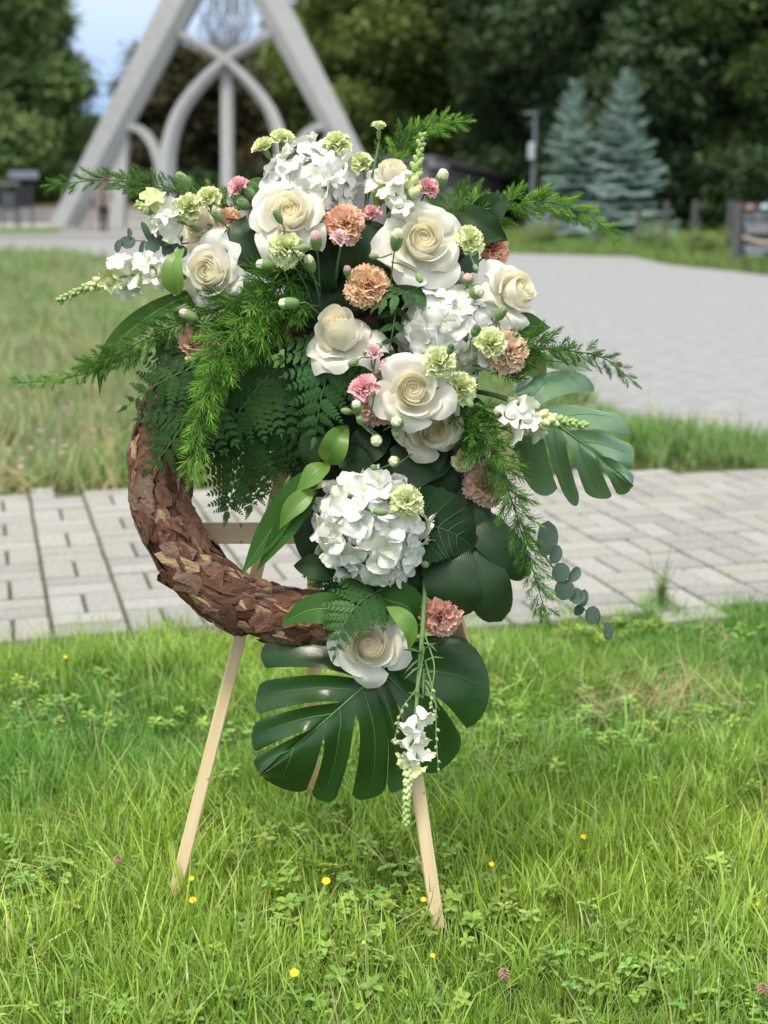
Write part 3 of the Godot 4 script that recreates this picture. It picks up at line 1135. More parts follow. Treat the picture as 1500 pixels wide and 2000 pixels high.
func bark_wreath() -> void:
	var centre := P(601, 918, PLANE)
	var o := thing("bark_wreath", "round wreath base covered in red brown pine bark flakes", "wreath", Transform3D(Basis(right, toward(0, 0), -upward), centre))
	var big := px(291)
	var tube := px(50)
	var mb := MB.new()
	var pts := PackedVector3Array()
	for j in 61:
		var a := TAU * j / 60
		for i in 15:
			var b := TAU * i / 14
			var rr := big + cos(b) * tube
			pts.append(Vector3(cos(a) * rr, sin(b) * tube, -sin(a) * rr))
	mb.grid(pts, 14, 60)
	part(o, "core", mb.commit(), M.bark_core)
	var chips := []
	for k in 24:
		chips.append(bark_chip(40 + k))
	var r := RandomNumberGenerator.new()
	r.seed = 77
	var far := []
	var place := func(a: float, b: float, lift: float, s: float, tilt: float) -> Transform3D:
		var rad := Vector3(cos(a), 0, -sin(a))
		var tan := Vector3(-sin(a), 0, -cos(a))
		var nn := (rad * cos(b) + Vector3.UP * sin(b)).normalized()
		var p := rad * big + nn * (tube + lift)
		var x := (tan).rotated(nn, r.randf_range(-1.0, 1.0))
		x = x.rotated(rad, tilt * 0.6)
		x = (x - nn * x.dot(nn) * 0.85).normalized()
		var n2 := nn.rotated(tan, tilt).normalized()
		n2 = (n2 - x * n2.dot(x)).normalized()
		return Transform3D(Basis(x, n2, x.cross(n2)) * s, p)
	# the visible arc from upper left round to the bottom, in two layers
	for k in 300:
		var f := (k % 150 + r.randf()) / 150.0 if k < 150 else r.randf()
		var a := deg_to_rad(lerpf(143, 296, f))
		var b := r.randf_range(-0.55, PI + 0.55)
		var top := k >= 150
		var s := r.randf_range(0.042, 0.066) if not top else r.randf_range(0.018, 0.056)
		var xf: Transform3D = place.call(a, b, r.randf_range(0.0, 0.003) + (0.0035 if top else 0.0), s, r.randf_range(-0.10, 0.10))
		xf.basis = xf.basis * Basis.from_scale(Vector3(r.randf_range(1.0, 1.5), 1.0, r.randf_range(0.65, 0.95)))
		var pick := r.randi() % 12
		var mi: int = [0, 0, 1, 1, 2, 4, 4, 3, 1, 3, 6, 5][pick]
		part(o, "bark_flake", chips[r.randi() % 24], M.bark[mi], xf)
	for k in 420:
		var a := deg_to_rad(lerpf(-64, 143, r.randf()))
		if k > 300:
			a = deg_to_rad(lerpf(143, 296, r.randf()))
		var b := r.randf_range(0, TAU) if k <= 300 else r.randf_range(PI + 0.4, TAU - 0.4)
		far.append(place.call(a, b, r.randf_range(0.0, 0.004), r.randf_range(0.026, 0.048), r.randf_range(-0.2, 0.2)))
	scatter(o, "bark_cover", chips[3], M.bark[0], far)


func bar(parent: Node3D, called: String, a: Vector3, b: Vector3, w: float, d: float, m: Material, face_dir: Vector3) -> void:
	var y := (b - a).normalized()
	var z := (face_dir - y * face_dir.dot(y)).normalized()
	var mb := MB.new()
	mb.box(Transform3D(Basis(y.cross(z), y, z), Vector3.ZERO), Vector3(w, a.distance_to(b), d), 0.0012)
	part(parent, called, mb.commit(), m, Transform3D(Basis.IDENTITY, (a + b) * 0.5 - parent.position))


func easel() -> void:
	var back := 0.085
	var lf := G(335, 1745) + Vector3(0, -0.02, 0)
	var rf := G(856, 1790) + Vector3(0, -0.02, 0)
	var o := thing("wooden_easel", "pale pine easel carrying the wreath in the grass", "easel", Transform3D(Basis.IDENTITY, G(600, 1765)))
	var apex_l := P(648, 540, PLANE + back)
	var apex_r := P(672, 540, PLANE + back)
	bar(o, "leg", lf, apex_l, px(25), 0.016, M.wood, toward(0, 0))
	bar(o, "leg", rf, apex_r, px(25), 0.016, M.wood, toward(0.15, 0))
	var rear := G(610, 1545) + Vector3(0, -0.02, 0)
	bar(o, "leg", rear, P(617, 600, PLANE + back + 0.03), px(23, 2.4), 0.02, M.wood_side, Vector3(-0.3, 0, 1))
	bar(o, "crossbar", P(372, 1041, PLANE + back - 0.025), P(850, 1041, PLANE + back - 0.025), px(43), 0.016, M.wood, toward(0, 0))
	bar(o, "brace", P(858, 1085, PLANE + 0.05), P(914, 1300, PLANE + 0.05), px(28), 0.02, M.wood_side, toward(-0.3, 0))
	for q: Array in [[660, 590], [555, 880]]:
		var sc := MB.new()
		sc.lathe([Vector2(0.004, 0), Vector2(0.0038, 0.0012), Vector2(0.001, 0.0016)], 10)
		part(o, "screw", sc.commit(), M.screw, aim(P(q[0], q[1], PLANE + back - 0.0085) - o.position, toward(0, 0)))
	# foam block behind the flowers
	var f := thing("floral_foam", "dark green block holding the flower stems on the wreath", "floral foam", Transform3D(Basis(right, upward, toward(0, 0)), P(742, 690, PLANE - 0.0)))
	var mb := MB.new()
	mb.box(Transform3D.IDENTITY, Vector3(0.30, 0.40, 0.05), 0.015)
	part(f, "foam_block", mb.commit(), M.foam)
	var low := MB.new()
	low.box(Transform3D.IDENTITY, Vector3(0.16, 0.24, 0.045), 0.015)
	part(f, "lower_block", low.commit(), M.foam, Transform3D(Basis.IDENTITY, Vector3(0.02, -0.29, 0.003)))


# ---------------------------------------------------------------- the flowers in their places

func flowers() -> void:
	# hydrangeas
	hydrangea(610, 358, 0.055, 186, -0.1, 0.75, 1, "white hydrangea head at the crown of the wreath, behind the lime carnations", 0.8)
	hydrangea(876, 645, 0.065, 205, 0.35, 0.15, 2, "white hydrangea head in the middle, beside the peach carnation facing the road", 0.95)
	hydrangea(729, 1028, 0.075, 232, -0.05, 0.10, 3, "largest white hydrangea head, low on the wreath with one lime carnation on it", 0.95, 0.027)
	# roses: u, v, near, diameter, facing, seed, label
	rose(562, 415, 0.135, 152, -0.05, 0.30, 11, "large white rose under the top hydrangea with a green bud before it")
	rose(826, 468, 0.125, 166, 0.12, 0.25, 12, "widest white rose, right of the peach carnations, one petal hanging down")
	rose(408, 530, 0.105, 132, -0.45, -0.05, 13, "white rose at the wreath's left edge beside a single green leaf")
	rose(664, 655, 0.125, 150, -0.25, 0.75, 14, "half open white rose with a tall cup, among the fern in the centre", 1.0)
	rose(808, 762, 0.165, 146, -0.05, 0.12, 15, "round white rose below the middle hydrangea, seen full face")
	rose(1008, 568, 0.075, 134, 0.85, 0.45, 16, "white rose turned to the road at the right edge of the wreath", 0.25)
	rose(842, 838, 0.11, 122, 0.10, -0.30, 17, "creamy rose tucked under the round full face rose", 0.0, 14, true)
	rose(722, 1262, 0.095, 146, -0.05, 0.14, 18, "white rose low on the bark ring above the big monstera leaf", 0.1)
	rose(768, 342, 0.075, 112, 0.25, 1.2, 19, "white rose at the top between the hydrangea and the budding snapdragon", 0.3)
	rose(388, 437, 0.06, 100, -0.75, 0.55, 20, "cream rose half hidden behind the lime carnations on the left shoulder", 0.3, 14, true)
	# large carnations
	var gp := "peach and dusty pink carnations"
	carnation("peach_carnation", 674, 432, 0.115, 78, 0.05, 0.35, 31, M.peach, "bright peach carnation between the two large top roses", gp, 56)
	carnation("peach_carnation", 719, 553, 0.12, 86, 0.05, 0.55, 32, M.tan, "tan orange carnation above the tall cupped rose", gp, 56)
	carnation("peach_carnation", 997, 684, 0.095, 80, 0.6, 0.15, 33, M.apricot, "apricot carnation turned sideways at the right of the middle hydrangea", gp, 56)
	carnation("peach_carnation", 736, 772, 0.105, 110, -0.35, 0.05, 34, M.dusty, "dusty pink carnation half behind the round full face rose", gp, 56)
	carnation("peach_carnation", 376, 672, 0.06, 88, -0.6, 0.15, 35, M.faded, "faded peach carnation behind the asparagus fern on the left", gp, 56)
	carnation("peach_carnation", 860, 1208, 0.075, 80, 0.05, -0.55, 36, M.dusty, "dusty peach carnation hanging low beside the thick green stem", gp, 56, 0.1, [833, 1070, 0.04])
	carnation("peach_carnation", 944, 945, 0.06, 84, -0.25, -0.05, 37, M.faded, "faded peach carnation peeping out under the fern at right", gp, 56)
	carnation("peach_carnation", 966, 480, 0.03, 66, 0.6, 0.5, 38, M.peach, "peach carnation mostly hidden behind the rose at the right edge", gp, 40)
	carnation("peach_carnation", 446, 428, 0.075, 54, -0.2, 0.7, 39, M.tan, "small tan carnation behind the pink bud on the left shoulder", gp, 26, 0.5)
	# lime spray carnations
	gp = "lime spray carnations"
	carnation("lime_carnation", 514, 287, 0.055, 46, -0.55, 0.9, 51, M.lime, "leftmost of the lime carnations standing above the top hydrangea", gp, 20, 0.75, [600, 420])
	carnation("lime_carnation", 551, 270, 0.05, 48, 0.15, 1.1, 52, M.lime, "ragged lime carnation next to the leftmost one above the top hydrangea", gp, 22, 0.55, [600, 420])
	carnation("lime_carnation", 657, 276, 0.08, 54, -0.05, 0.9, 53, M.lime, "open lime carnation standing on a tall stem over the hydrangea", gp, 26, 0.2, [705, 430, 0.06])
	carnation("lime_carnation", 706, 314, 0.085, 42, -0.1, 0.4, 54, M.lime, "small round lime carnation just below the tall topmost bud", gp, 24, 0.35, [708, 430, 0.06])
	carnation("lime_carnation", 740, 250, 0.075, 36, 0.05, 1.6, 55, M.lime, "topmost lime carnation, still closed in its green cup", gp, 18, 0.95, [712, 430, 0.06])
	carnation("lime_carnation", 365, 402, 0.105, 56, -0.25, 0.35, 56, M.lime, "larger of the paired lime carnations on the left shoulder", gp, 28, 0.15, [470, 465, 0.07])
	carnation("lime_carnation", 406, 383, 0.10, 48, -0.1, 0.65, 57, M.lime, "smaller of the paired lime carnations on the left shoulder", gp, 24, 0.2, [480, 465, 0.07])
	carnation("lime_carnation", 560, 484, 0.165, 66, 0.0, 0.15, 58, M.lime, "lime carnation lying on the lower edge of the large top left rose", gp, 34, 0.0, [610, 600, 0.06])
	carnation("lime_carnation", 921, 467, 0.11, 56, 0.25, 0.2, 59, M.lime, "lime carnation right of the widest rose", gp, 18, 0.0, [900, 560, 0.03])
	carnation("lime_carnation", 856, 706, 0.17, 62, -0.1, 0.2, 60, M.lime, "lime carnation over the round rose, under the middle hydrangea", gp, 30, 0.05, [840, 800, 0.08])
	carnation("lime_carnation", 962, 668, 0.145, 56, 0.2, 0.1, 61, M.lime, "lime carnation on the middle hydrangea beside the apricot one", gp, 30, 0.1, [930, 760, 0.05])
	carnation("lime_carnation", 901, 757, 0.13, 62, 0.35, 0.0, 62, M.lime, "lime carnation right of the round full face rose", gp, 32, 0.1, [880, 820, 0.05])
	carnation("lime_carnation", 795, 979, 0.165, 60, 0.05, 0.05, 63, M.lime, "single lime carnation lying on the lowest hydrangea", gp, 32, 0.1, [770, 1080, 0.13])
	carnation("lime_carnation", 904, 900, 0.08, 48, 0.0, -0.7, 64, M.lime, "drooping lime carnation under the creamy rose", gp, 20, 0.35, [880, 830, 0.05])
	# small pink ones
	gp = "small pink spray carnations"
	carnation("pink_carnation", 464, 364, 0.105, 46, -0.35, 0.55, 71, M.pink, "pink carnation alone on the left shoulder above the rose", gp, 18, 0.55, [505, 450, 0.05])
	carnation("pink_carnation", 839, 366, 0.105, 42, 0.35, 0.35, 72, M.pink, "pink carnation beside the budding snapdragon at the top", gp, 18, 0.45, [830, 440, 0.05])
	carnation("pink_carnation", 664, 464, 0.155, 36, 0.0, 0.35, 73, M.pale_pink, "pale pink carnation just under the bright peach one", gp, 18, 0.5, [655, 560, 0.06])
	carnation("pink_carnation", 727, 415, 0.10, 36, 0.1, 0.4, 74, M.pink, "pink carnation right of the bright peach one", gp, 18, 0.4, [715, 500, 0.04])
	carnation("pink_carnation", 731, 689, 0.165, 34, -0.05, 0.3, 75, M.pale_pink, "pale pink carnation on a thin stem beside the cupped rose", gp, 16, 0.55, [712, 790, 0.12])
	carnation("pink_carnation", 709, 758, 0.16, 56, -0.35, 0.25, 76, M.pink, "pink carnation in front of the dusty one by the round rose", gp, 20, 0.4, [728, 830, 0.08])
	carnation("pink_carnation", 757, 716, 0.12, 40, -0.2, 0.7, 77, M.pale_pink, "pale pink carnation showing over the round rose's upper left rim", gp, 16, 0.5)
	# buds: u, v, near, width, height, facing, petals, label, stem end
	var bp: StandardMaterial3D = M.bud_pink
	var bc: StandardMaterial3D = M.bud_cream
	var bg: StandardMaterial3D = M.bud_green
	var bd: StandardMaterial3D = M.bud_dark
	var rows := [
		[617, 470, 0.15, 24, 44, -1, 10, bp, "pink tipped bud left of the pale pink carnation", [625, 580, 0.06]],
		[678, 529, 0.13, 17, 24, 0, 10, bp, "tiny pink bud above the tan orange carnation", [672, 600, 0.05]],
		[913, 546, 0.11, 23, 26, 2, 9, bp, "pink bud over the middle hydrangea's top edge", [880, 580, 0.04]],
		[368, 616, 0.11, 22, 40, -10, 5, bp, "pink bud in the asparagus fern under the left rose", [440, 590, 0.05]],
		[970, 409, 0.02, 18, 26, 1, 10, bp, "pale pink bud in the fern spray at right", [930, 480, 0.01]],
		[862, 351, 0.09, 26, 48, 3, 9, bc, "whitish bud beyond the pink carnation at the top right", [835, 430, 0.04]],
		[357, 350, 0.09, 22, 38, -8, 6, bg, "green bud above the paired lime carnations", [430, 440, 0.04]],
		[424, 422, 0.12, 18, 34, -7, 7, bg, "green bud beside the small tan carnation", [480, 480, 0.05]],
		[487, 378, 0.095, 22, 34, -6, 7, bg, "green bud behind the shoulder's pink carnation", [520, 450, 0.04]],
		[474, 397, 0.10, 24, 34, -8, 6, bg, "green bud below the shoulder's pink carnation", [520, 450, 0.04]],
		[543, 423, 0.185, 16, 34, -5, 9, bg, "slim green bud lying on the large top left rose", [560, 480, 0.15]],
		[775, 468, 0.19, 26, 50, 2, 10, bc, "pale green bud standing before the widest rose", [765, 600, 0.08]],
		[519, 517, 0.15, 22, 40, -10, 1, bc, "white bud pointing left under the large top left rose", [600, 540, 0.08]],
		[605, 515, 0.14, 24, 40, -3, 10, bc, "pale bud beneath the lime carnation on the rose's edge", [625, 610, 0.06]],
		[564, 592, 0.15, 24, 42, -10, 0, bc, "white bud pointing left at the asparagus fern's top", [640, 620, 0.07]],
		[594, 484, 0.19, 17, 26, 10, 2, bg, "green bud touching the lime carnation on the rose's edge", [625, 560, 0.1]],
		[730, 501, 0.15, 13, 19, -10, 1, bg, "tiny green bud left of the widest rose", [765, 496, 0.15]],
		[819, 543, 0.19, 15, 26, 4, -9, bg, "tiny green bud over the widest rose's hanging petal", [765, 512, 0.15]],
		[931, 571, 0.125, 28, 32, 8, 4, bc, "yellowish bud above the right edge rose's lower petals", [880, 590, 0.05]],
		[929, 523, 0.125, 11, 20, 3, -9, bg, "tiny bud hanging under the lime carnation right of the widest rose", [905, 487, 0.1]],
		[978, 612, 0.13, 22, 36, 6, 8, bg, "green bud under the right edge rose", [930, 650, 0.07]],
		[929, 646, 0.20, 20, 26, 5, 9, bd, "dark bud lying on the middle hydrangea, upper one", [905, 690, 0.15]],
		[880, 682, 0.20, 16, 24, 3, 9, bd, "dark bud lying on the middle hydrangea, lower one", [868, 720, 0.15]],
		[917, 787, 0.165, 15, 26, 4, -8, bg, "green bud below the lime carnation right of the round rose", [890, 760, 0.1]],
		[697, 795, 0.185, 21, 32, -2, 9, bc, "upper pale bud in front of the dusty pink carnation", [727, 840, 0.12]],
		[676, 803, 0.17, 14, 22, -10, 2, bg, "small bud left of the upper pale bud by the dusty carnation", [727, 838, 0.12]],
		[704, 821, 0.18, 16, 22, -4, 8, bg, "green bud below the dusty pink carnation", [745, 855, 0.12]],
		[730, 770, 0.20, 8, 18, 1, 10, bg, "thin green bud on the dusty pink carnation's stem", [730, 850, 0.12]],
		[735, 860, 0.17, 25, 27, 0, -3, bc, "round pale bud hanging in the dark under the roses", [712, 832, 0.13]],
		[776, 825, 0.17, 26, 30, -4, 3, bc, "lime bud between the round rose and the creamy rose", [790, 870, 0.07]],
		[770, 901, 0.14, 23, 26, -4, 1, bc, "round pale bud above the lowest hydrangea", [820, 880, 0.06]],
		[730, 913, 0.15, 13, 15, -6, 3, bg, "tiny green bud on the top rim of the lowest hydrangea", [770, 905, 0.12]],
		[774, 848, 0.16, 15, 17, 1, -8, bg, "tiny green bud left of the creamy rose's petal", [750, 840, 0.1]],
		[742, 1000, 0.185, 17, 30, -10, 1, bg, "green bud lying on the lowest hydrangea", [790, 995, 0.15]],
		[831, 1102, 0.10, 17, 19, 0, 0, bg, "round green bud under the serrated dark leaf", [850, 1060, 0.05]],
		[975, 804, 0.125, 22, 26, -6, 2, bc, "whitish round bud at the foot of the right snapdragon", [1010, 790, 0.08]],
		[998, 784, 0.12, 17, 20, 1, 9, bg, "green bud above the right snapdragon", [930, 797, 0.08]],
		[717, 688, 0.15, 14, 22, -8, -4, bg, "green bud under the pale pink one by the cupped rose", [738, 670, 0.13]],
		[741, 676, 0.155, 11, 16, 8, 5, bg, "tiny green bud right of the pale pink one", [728, 720, 0.13]],
		[690, 708, 0.155, 15, 24, -9, -5, bg, "green bud at the tip of the cupped rose's lower petal", [728, 690, 0.15]],
	]
	var sd := 500
	for q: Array in rows:
		sd += 1
		bud(q[0], q[1], q[2], q[3], q[4], q[5] * 0.12 if absf(q[5]) < 9 else q[5], q[6] * 0.12 if absf(q[5]) < 9 else q[6], sd, q[7], q[8], q[9])
	# snapdragons
	snapdragon([[395, 545, 0.05], [330, 535, 0.06], [250, 538, 0.06], [180, 558, 0.06], [113, 588, 0.06]], 81, "snapdragon reaching left over the meadow with a bare green tip", 0.58, 0.08, 40, 0.045)
	snapdragon([[930, 790, 0.08], [985, 815, 0.11], [1040, 818, 0.12], [1095, 822, 0.12], [1142, 832, 0.12]], 82, "snapdragon pointing right across the pale monstera leaf", 0.52, 0.22, 42, 0.05)
	snapdragon([[834, 1060, 0.05], [826, 1220, 0.09], [816, 1340, 0.10], [808, 1450, 0.11], [796, 1540, 0.11], [793, 1612, 0.11]], 83, "snapdragon hanging down over the big monstera leaf", 0.68, 0.48, 38, 0.024, 0.0045)
	side_shoots("flower_shoots", [[[828, 1270, 0.10], [815, 1340, 0.12], [785, 1385, 0.12], [772, 1440, 0.12]], [[830, 1290, 0.10], [850, 1370, 0.12], [852, 1440, 0.12], [856, 1500, 0.12]], [[830, 1240, 0.10], [848, 1300, 0.12], [842, 1360, 0.13], [848, 1395, 0.13]]])
	snapdragon([[752, 430, 0.10], [775, 400, 0.12], [800, 372, 0.12], [815, 320, 0.11], [825, 262, 0.10]], 84, "budding snapdragon standing upright at the top of the wreath", 0.42, 0.12, 40, 0.06)
	snapdragon([[420, 470, 0.06], [370, 440, 0.08], [325, 425, 0.08], [285, 408, 0.08], [268, 400, 0.08]], 85, "short pale snapdragon behind the lime carnations on the left", 0.62, 0.25, 40, 0.07)


func greenery() -> void:
	# asparagus fern sprays
	var ga := "asparagus fern sprays"
	sprig("asparagus fern spray reaching far left along the monument's foot", ga, [[470, 410, 0.03], [380, 385, 0.02], [290, 362, 0.0], [200, 352, -0.01], [98, 362, -0.02]], M.asparagus_deep, M.asparagus, 0.0042, 0.034, 0.016, 0.020, false, 1)
	sprig("asparagus fern spray rising at the top behind the snapdragon", ga, [[740, 400, 0.0], [770, 320, 0.01], [800, 268, 0.01], [850, 245, 0.0], [908, 238, -0.01]], M.asparagus_deep, M.asparagus_tip, 0.0034, 0.034, 0.018, 0.022, false, 2)
	sprig("asparagus fern spray arching right before the blue spruces", ga, [[880, 450, 0.03], [960, 415, 0.02], [1050, 395, 0.0], [1130, 412, -0.02], [1208, 466, -0.02]], M.asparagus, M.asparagus_tip, 0.0032, 0.036, 0.018, 0.022, false, 3)
	sprig("asparagus fern spray crossing the upper lobe of the pale monstera", ga, [[970, 680, 0.06], [1040, 680, 0.07], [1110, 685, 0.06], [1180, 700, 0.04], [1240, 748, 0.03]], M.asparagus_deep, M.asparagus, 0.0036, 0.034, 0.014, 0.020, false, 4)
	sprig("asparagus fern spray over the long strap leaf at left", ga, [[440, 600, 0.07], [360, 630, 0.07], [280, 665, 0.07], [215, 700, 0.06], [160, 715, 0.03]], M.asparagus_deep, M.asparagus, 0.0034, 0.034, 0.022, 0.024, false, 5)
	sprig("thin far asparagus fern spray trailing left across the meadow", ga, [[260, 690, 0.0], [190, 722, -0.05], [110, 742, -0.10], [25, 748, -0.14]], M.asparagus, M.asparagus_tip, 0.005, 0.022, 0.014, 0.010, false, 6)
	sprig("bushy asparagus fern hanging down in the centre left", ga, [[560, 540, 0.08], [500, 600, 0.11], [440, 680, 0.12], [400, 780, 0.12], [372, 925, 0.10]], M.asparagus, M.asparagus_tip, 0.0040, 0.040, 0.026, 0.032, true, 7)
	sprig("second bushy asparagus fern above the hanging one, around the white bud", ga, [[600, 520, 0.07], [545, 560, 0.09], [500, 580, 0.10], [440, 590, 0.11]], M.asparagus_deep, M.asparagus, 0.0050, 0.040, 0.032, 0.028, true, 8)
	sprig("asparagus fern branch spreading under the white bud", ga, [[590, 590, 0.08], [540, 630, 0.10], [480, 690, 0.10], [420, 745, 0.11]], M.asparagus, M.asparagus_tip, 0.0056, 0.040, 0.030, 0.026, true, 9)
	sprig("dense asparagus fern falling at the right beside the pale monstera", ga, [[900, 810, 0.07], [950, 860, 0.10], [990, 950, 0.11], [1025, 1060, 0.10], [1068, 1205, 0.08]], M.asparagus_deep, M.asparagus, 0.0031, 0.036, 0.020, 0.034, true, 10)
	sprig("short asparagus fern beside the apricot carnation", ga, [[970, 730, 0.04], [1010, 690, 0.06], [1060, 660, 0.06]], M.asparagus_deep, M.asparagus, 0.0036, 0.036, 0.020, 0.022, false, 11)
	sprig("blurred asparagus fern behind the right edge rose", ga, [[870, 430, 0.0], [900, 405, -0.05], [930, 385, -0.08], [950, 440, -0.06]], M.asparagus_deep, M.asparagus, 0.0038, 0.034, 0.022, 0.024, false, 12)
	# leather fern
	frond("leather fern under the cupped rose, its tip hanging straight down", [[690, 640, 0.08], [650, 700, 0.11], [625, 790, 0.11], [612, 875, 0.09]], 190, M.fern, -0.1, 0.35, 12, 1)
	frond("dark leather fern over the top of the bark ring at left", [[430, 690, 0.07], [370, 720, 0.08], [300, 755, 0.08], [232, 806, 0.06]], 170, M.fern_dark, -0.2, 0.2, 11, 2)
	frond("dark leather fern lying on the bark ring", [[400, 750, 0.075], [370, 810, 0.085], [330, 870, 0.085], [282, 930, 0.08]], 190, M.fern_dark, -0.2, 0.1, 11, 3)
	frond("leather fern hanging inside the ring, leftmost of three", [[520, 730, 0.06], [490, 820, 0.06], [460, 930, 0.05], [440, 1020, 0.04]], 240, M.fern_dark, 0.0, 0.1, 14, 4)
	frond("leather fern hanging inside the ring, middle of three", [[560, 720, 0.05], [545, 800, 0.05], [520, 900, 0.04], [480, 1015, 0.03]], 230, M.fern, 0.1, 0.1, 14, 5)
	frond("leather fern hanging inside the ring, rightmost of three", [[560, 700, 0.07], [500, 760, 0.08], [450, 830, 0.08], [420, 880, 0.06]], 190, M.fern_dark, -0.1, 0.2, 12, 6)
	frond("small bright leather fern between the tan carnation and the hydrangea", [[830, 560, 0.10], [780, 575, 0.13], [735, 590, 0.13], [690, 605, 0.11]], 90, M.fern, 0.0, 0.8, 9, 7)
	frond("narrow leather fern hanging beside the middle hydrangea", [[775, 590, 0.09], [768, 640, 0.12], [760, 690, 0.11], [756, 725, 0.10]], 60, M.fern, 0.1, 0.2, 8, 8)
	frond("leather fern over the left rim of the lowest rose", [[745, 1150, 0.08], [700, 1180, 0.12], [668, 1230, 0.13], [650, 1295, 0.12]], 120, M.fern, -0.1, 0.2, 10, 9)
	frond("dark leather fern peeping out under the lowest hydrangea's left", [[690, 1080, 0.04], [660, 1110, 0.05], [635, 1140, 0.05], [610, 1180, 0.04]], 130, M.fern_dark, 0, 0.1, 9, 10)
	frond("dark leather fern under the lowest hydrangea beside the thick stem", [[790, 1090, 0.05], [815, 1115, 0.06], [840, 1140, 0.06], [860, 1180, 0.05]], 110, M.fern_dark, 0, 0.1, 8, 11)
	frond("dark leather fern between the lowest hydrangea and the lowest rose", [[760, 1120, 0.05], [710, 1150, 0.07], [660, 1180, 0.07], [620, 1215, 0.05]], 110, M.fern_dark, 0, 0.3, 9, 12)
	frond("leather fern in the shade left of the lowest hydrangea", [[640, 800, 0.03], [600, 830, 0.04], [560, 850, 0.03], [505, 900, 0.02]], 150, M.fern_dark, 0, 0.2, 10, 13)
	# monstera
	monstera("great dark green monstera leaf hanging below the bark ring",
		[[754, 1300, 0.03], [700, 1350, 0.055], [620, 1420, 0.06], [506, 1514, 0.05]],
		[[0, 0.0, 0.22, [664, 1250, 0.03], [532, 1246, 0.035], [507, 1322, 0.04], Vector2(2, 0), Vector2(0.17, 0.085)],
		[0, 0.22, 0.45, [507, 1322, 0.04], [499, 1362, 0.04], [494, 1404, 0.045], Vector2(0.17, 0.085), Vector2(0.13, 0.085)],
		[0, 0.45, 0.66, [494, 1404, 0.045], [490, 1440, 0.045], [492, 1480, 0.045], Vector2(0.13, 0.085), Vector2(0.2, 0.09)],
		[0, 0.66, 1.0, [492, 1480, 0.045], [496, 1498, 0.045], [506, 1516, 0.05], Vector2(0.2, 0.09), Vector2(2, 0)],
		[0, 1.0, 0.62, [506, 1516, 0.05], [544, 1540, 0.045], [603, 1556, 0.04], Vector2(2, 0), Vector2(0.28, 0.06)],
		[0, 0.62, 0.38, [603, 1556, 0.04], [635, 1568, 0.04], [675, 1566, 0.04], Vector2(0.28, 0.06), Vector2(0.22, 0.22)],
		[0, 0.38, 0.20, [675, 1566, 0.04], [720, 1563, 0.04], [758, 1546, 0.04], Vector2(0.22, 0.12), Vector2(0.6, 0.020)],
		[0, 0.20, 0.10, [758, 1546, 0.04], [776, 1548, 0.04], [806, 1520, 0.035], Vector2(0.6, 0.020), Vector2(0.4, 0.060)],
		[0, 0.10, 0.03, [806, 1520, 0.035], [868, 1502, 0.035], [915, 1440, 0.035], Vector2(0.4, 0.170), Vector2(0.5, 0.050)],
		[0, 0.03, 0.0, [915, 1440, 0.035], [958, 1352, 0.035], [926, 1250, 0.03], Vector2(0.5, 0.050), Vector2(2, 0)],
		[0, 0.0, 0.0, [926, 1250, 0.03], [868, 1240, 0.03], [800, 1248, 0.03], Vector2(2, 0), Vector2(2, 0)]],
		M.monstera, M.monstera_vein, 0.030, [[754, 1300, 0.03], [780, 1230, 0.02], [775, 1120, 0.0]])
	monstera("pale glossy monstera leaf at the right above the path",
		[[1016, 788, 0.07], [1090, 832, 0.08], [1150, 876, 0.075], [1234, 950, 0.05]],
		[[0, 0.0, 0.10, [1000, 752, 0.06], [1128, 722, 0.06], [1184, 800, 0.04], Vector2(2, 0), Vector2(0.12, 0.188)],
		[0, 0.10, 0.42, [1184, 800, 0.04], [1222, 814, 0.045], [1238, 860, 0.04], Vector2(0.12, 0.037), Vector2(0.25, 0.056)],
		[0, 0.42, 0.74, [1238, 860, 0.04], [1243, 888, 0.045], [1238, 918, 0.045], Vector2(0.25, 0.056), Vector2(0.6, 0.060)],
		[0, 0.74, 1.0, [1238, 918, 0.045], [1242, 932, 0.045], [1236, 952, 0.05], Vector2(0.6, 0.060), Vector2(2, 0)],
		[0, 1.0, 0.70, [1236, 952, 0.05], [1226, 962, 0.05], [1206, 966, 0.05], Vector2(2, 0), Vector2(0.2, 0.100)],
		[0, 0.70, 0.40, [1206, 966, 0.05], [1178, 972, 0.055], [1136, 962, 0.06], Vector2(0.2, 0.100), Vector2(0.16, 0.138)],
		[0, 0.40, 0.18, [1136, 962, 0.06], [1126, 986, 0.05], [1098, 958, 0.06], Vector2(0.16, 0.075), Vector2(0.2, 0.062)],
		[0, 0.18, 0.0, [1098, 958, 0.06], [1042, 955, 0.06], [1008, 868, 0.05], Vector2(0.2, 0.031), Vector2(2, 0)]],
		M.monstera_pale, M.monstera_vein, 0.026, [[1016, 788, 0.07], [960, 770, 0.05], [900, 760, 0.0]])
	# strap and other leaves
	var ls := "aspidistra leaves"
	leaf("strap_leaf", "long strap leaf bowing down at the left edge of the wreath", "leaf", ls, [[420, 560, 0.06], [330, 595, 0.06], [250, 650, 0.05], [205, 710, 0.04], [194, 775, 0.03]], 42, "lance", M.broad, M.fresh_vein, 0.5, 0, -0.5, 0.0)
	leaf("strap_leaf", "dark strap leaf behind the faded carnation at left", "leaf", ls, [[450, 690, 0.05], [380, 705, 0.05], [330, 690, 0.04], [300, 640, 0.03]], 62, "lance", M.aspidistra, M.aspidistra_vein, 0.2, 0, -0.2, -0.2)
	leaf("strap_leaf", "dark curled leaf left of the large top left rose", "leaf", ls, [[560, 540, 0.07], [510, 500, 0.09], [470, 460, 0.10], [480, 420, 0.08]], 86, "lance", M.aspidistra, M.aspidistra_vein, 0.3, 0, -0.2, 0.2)
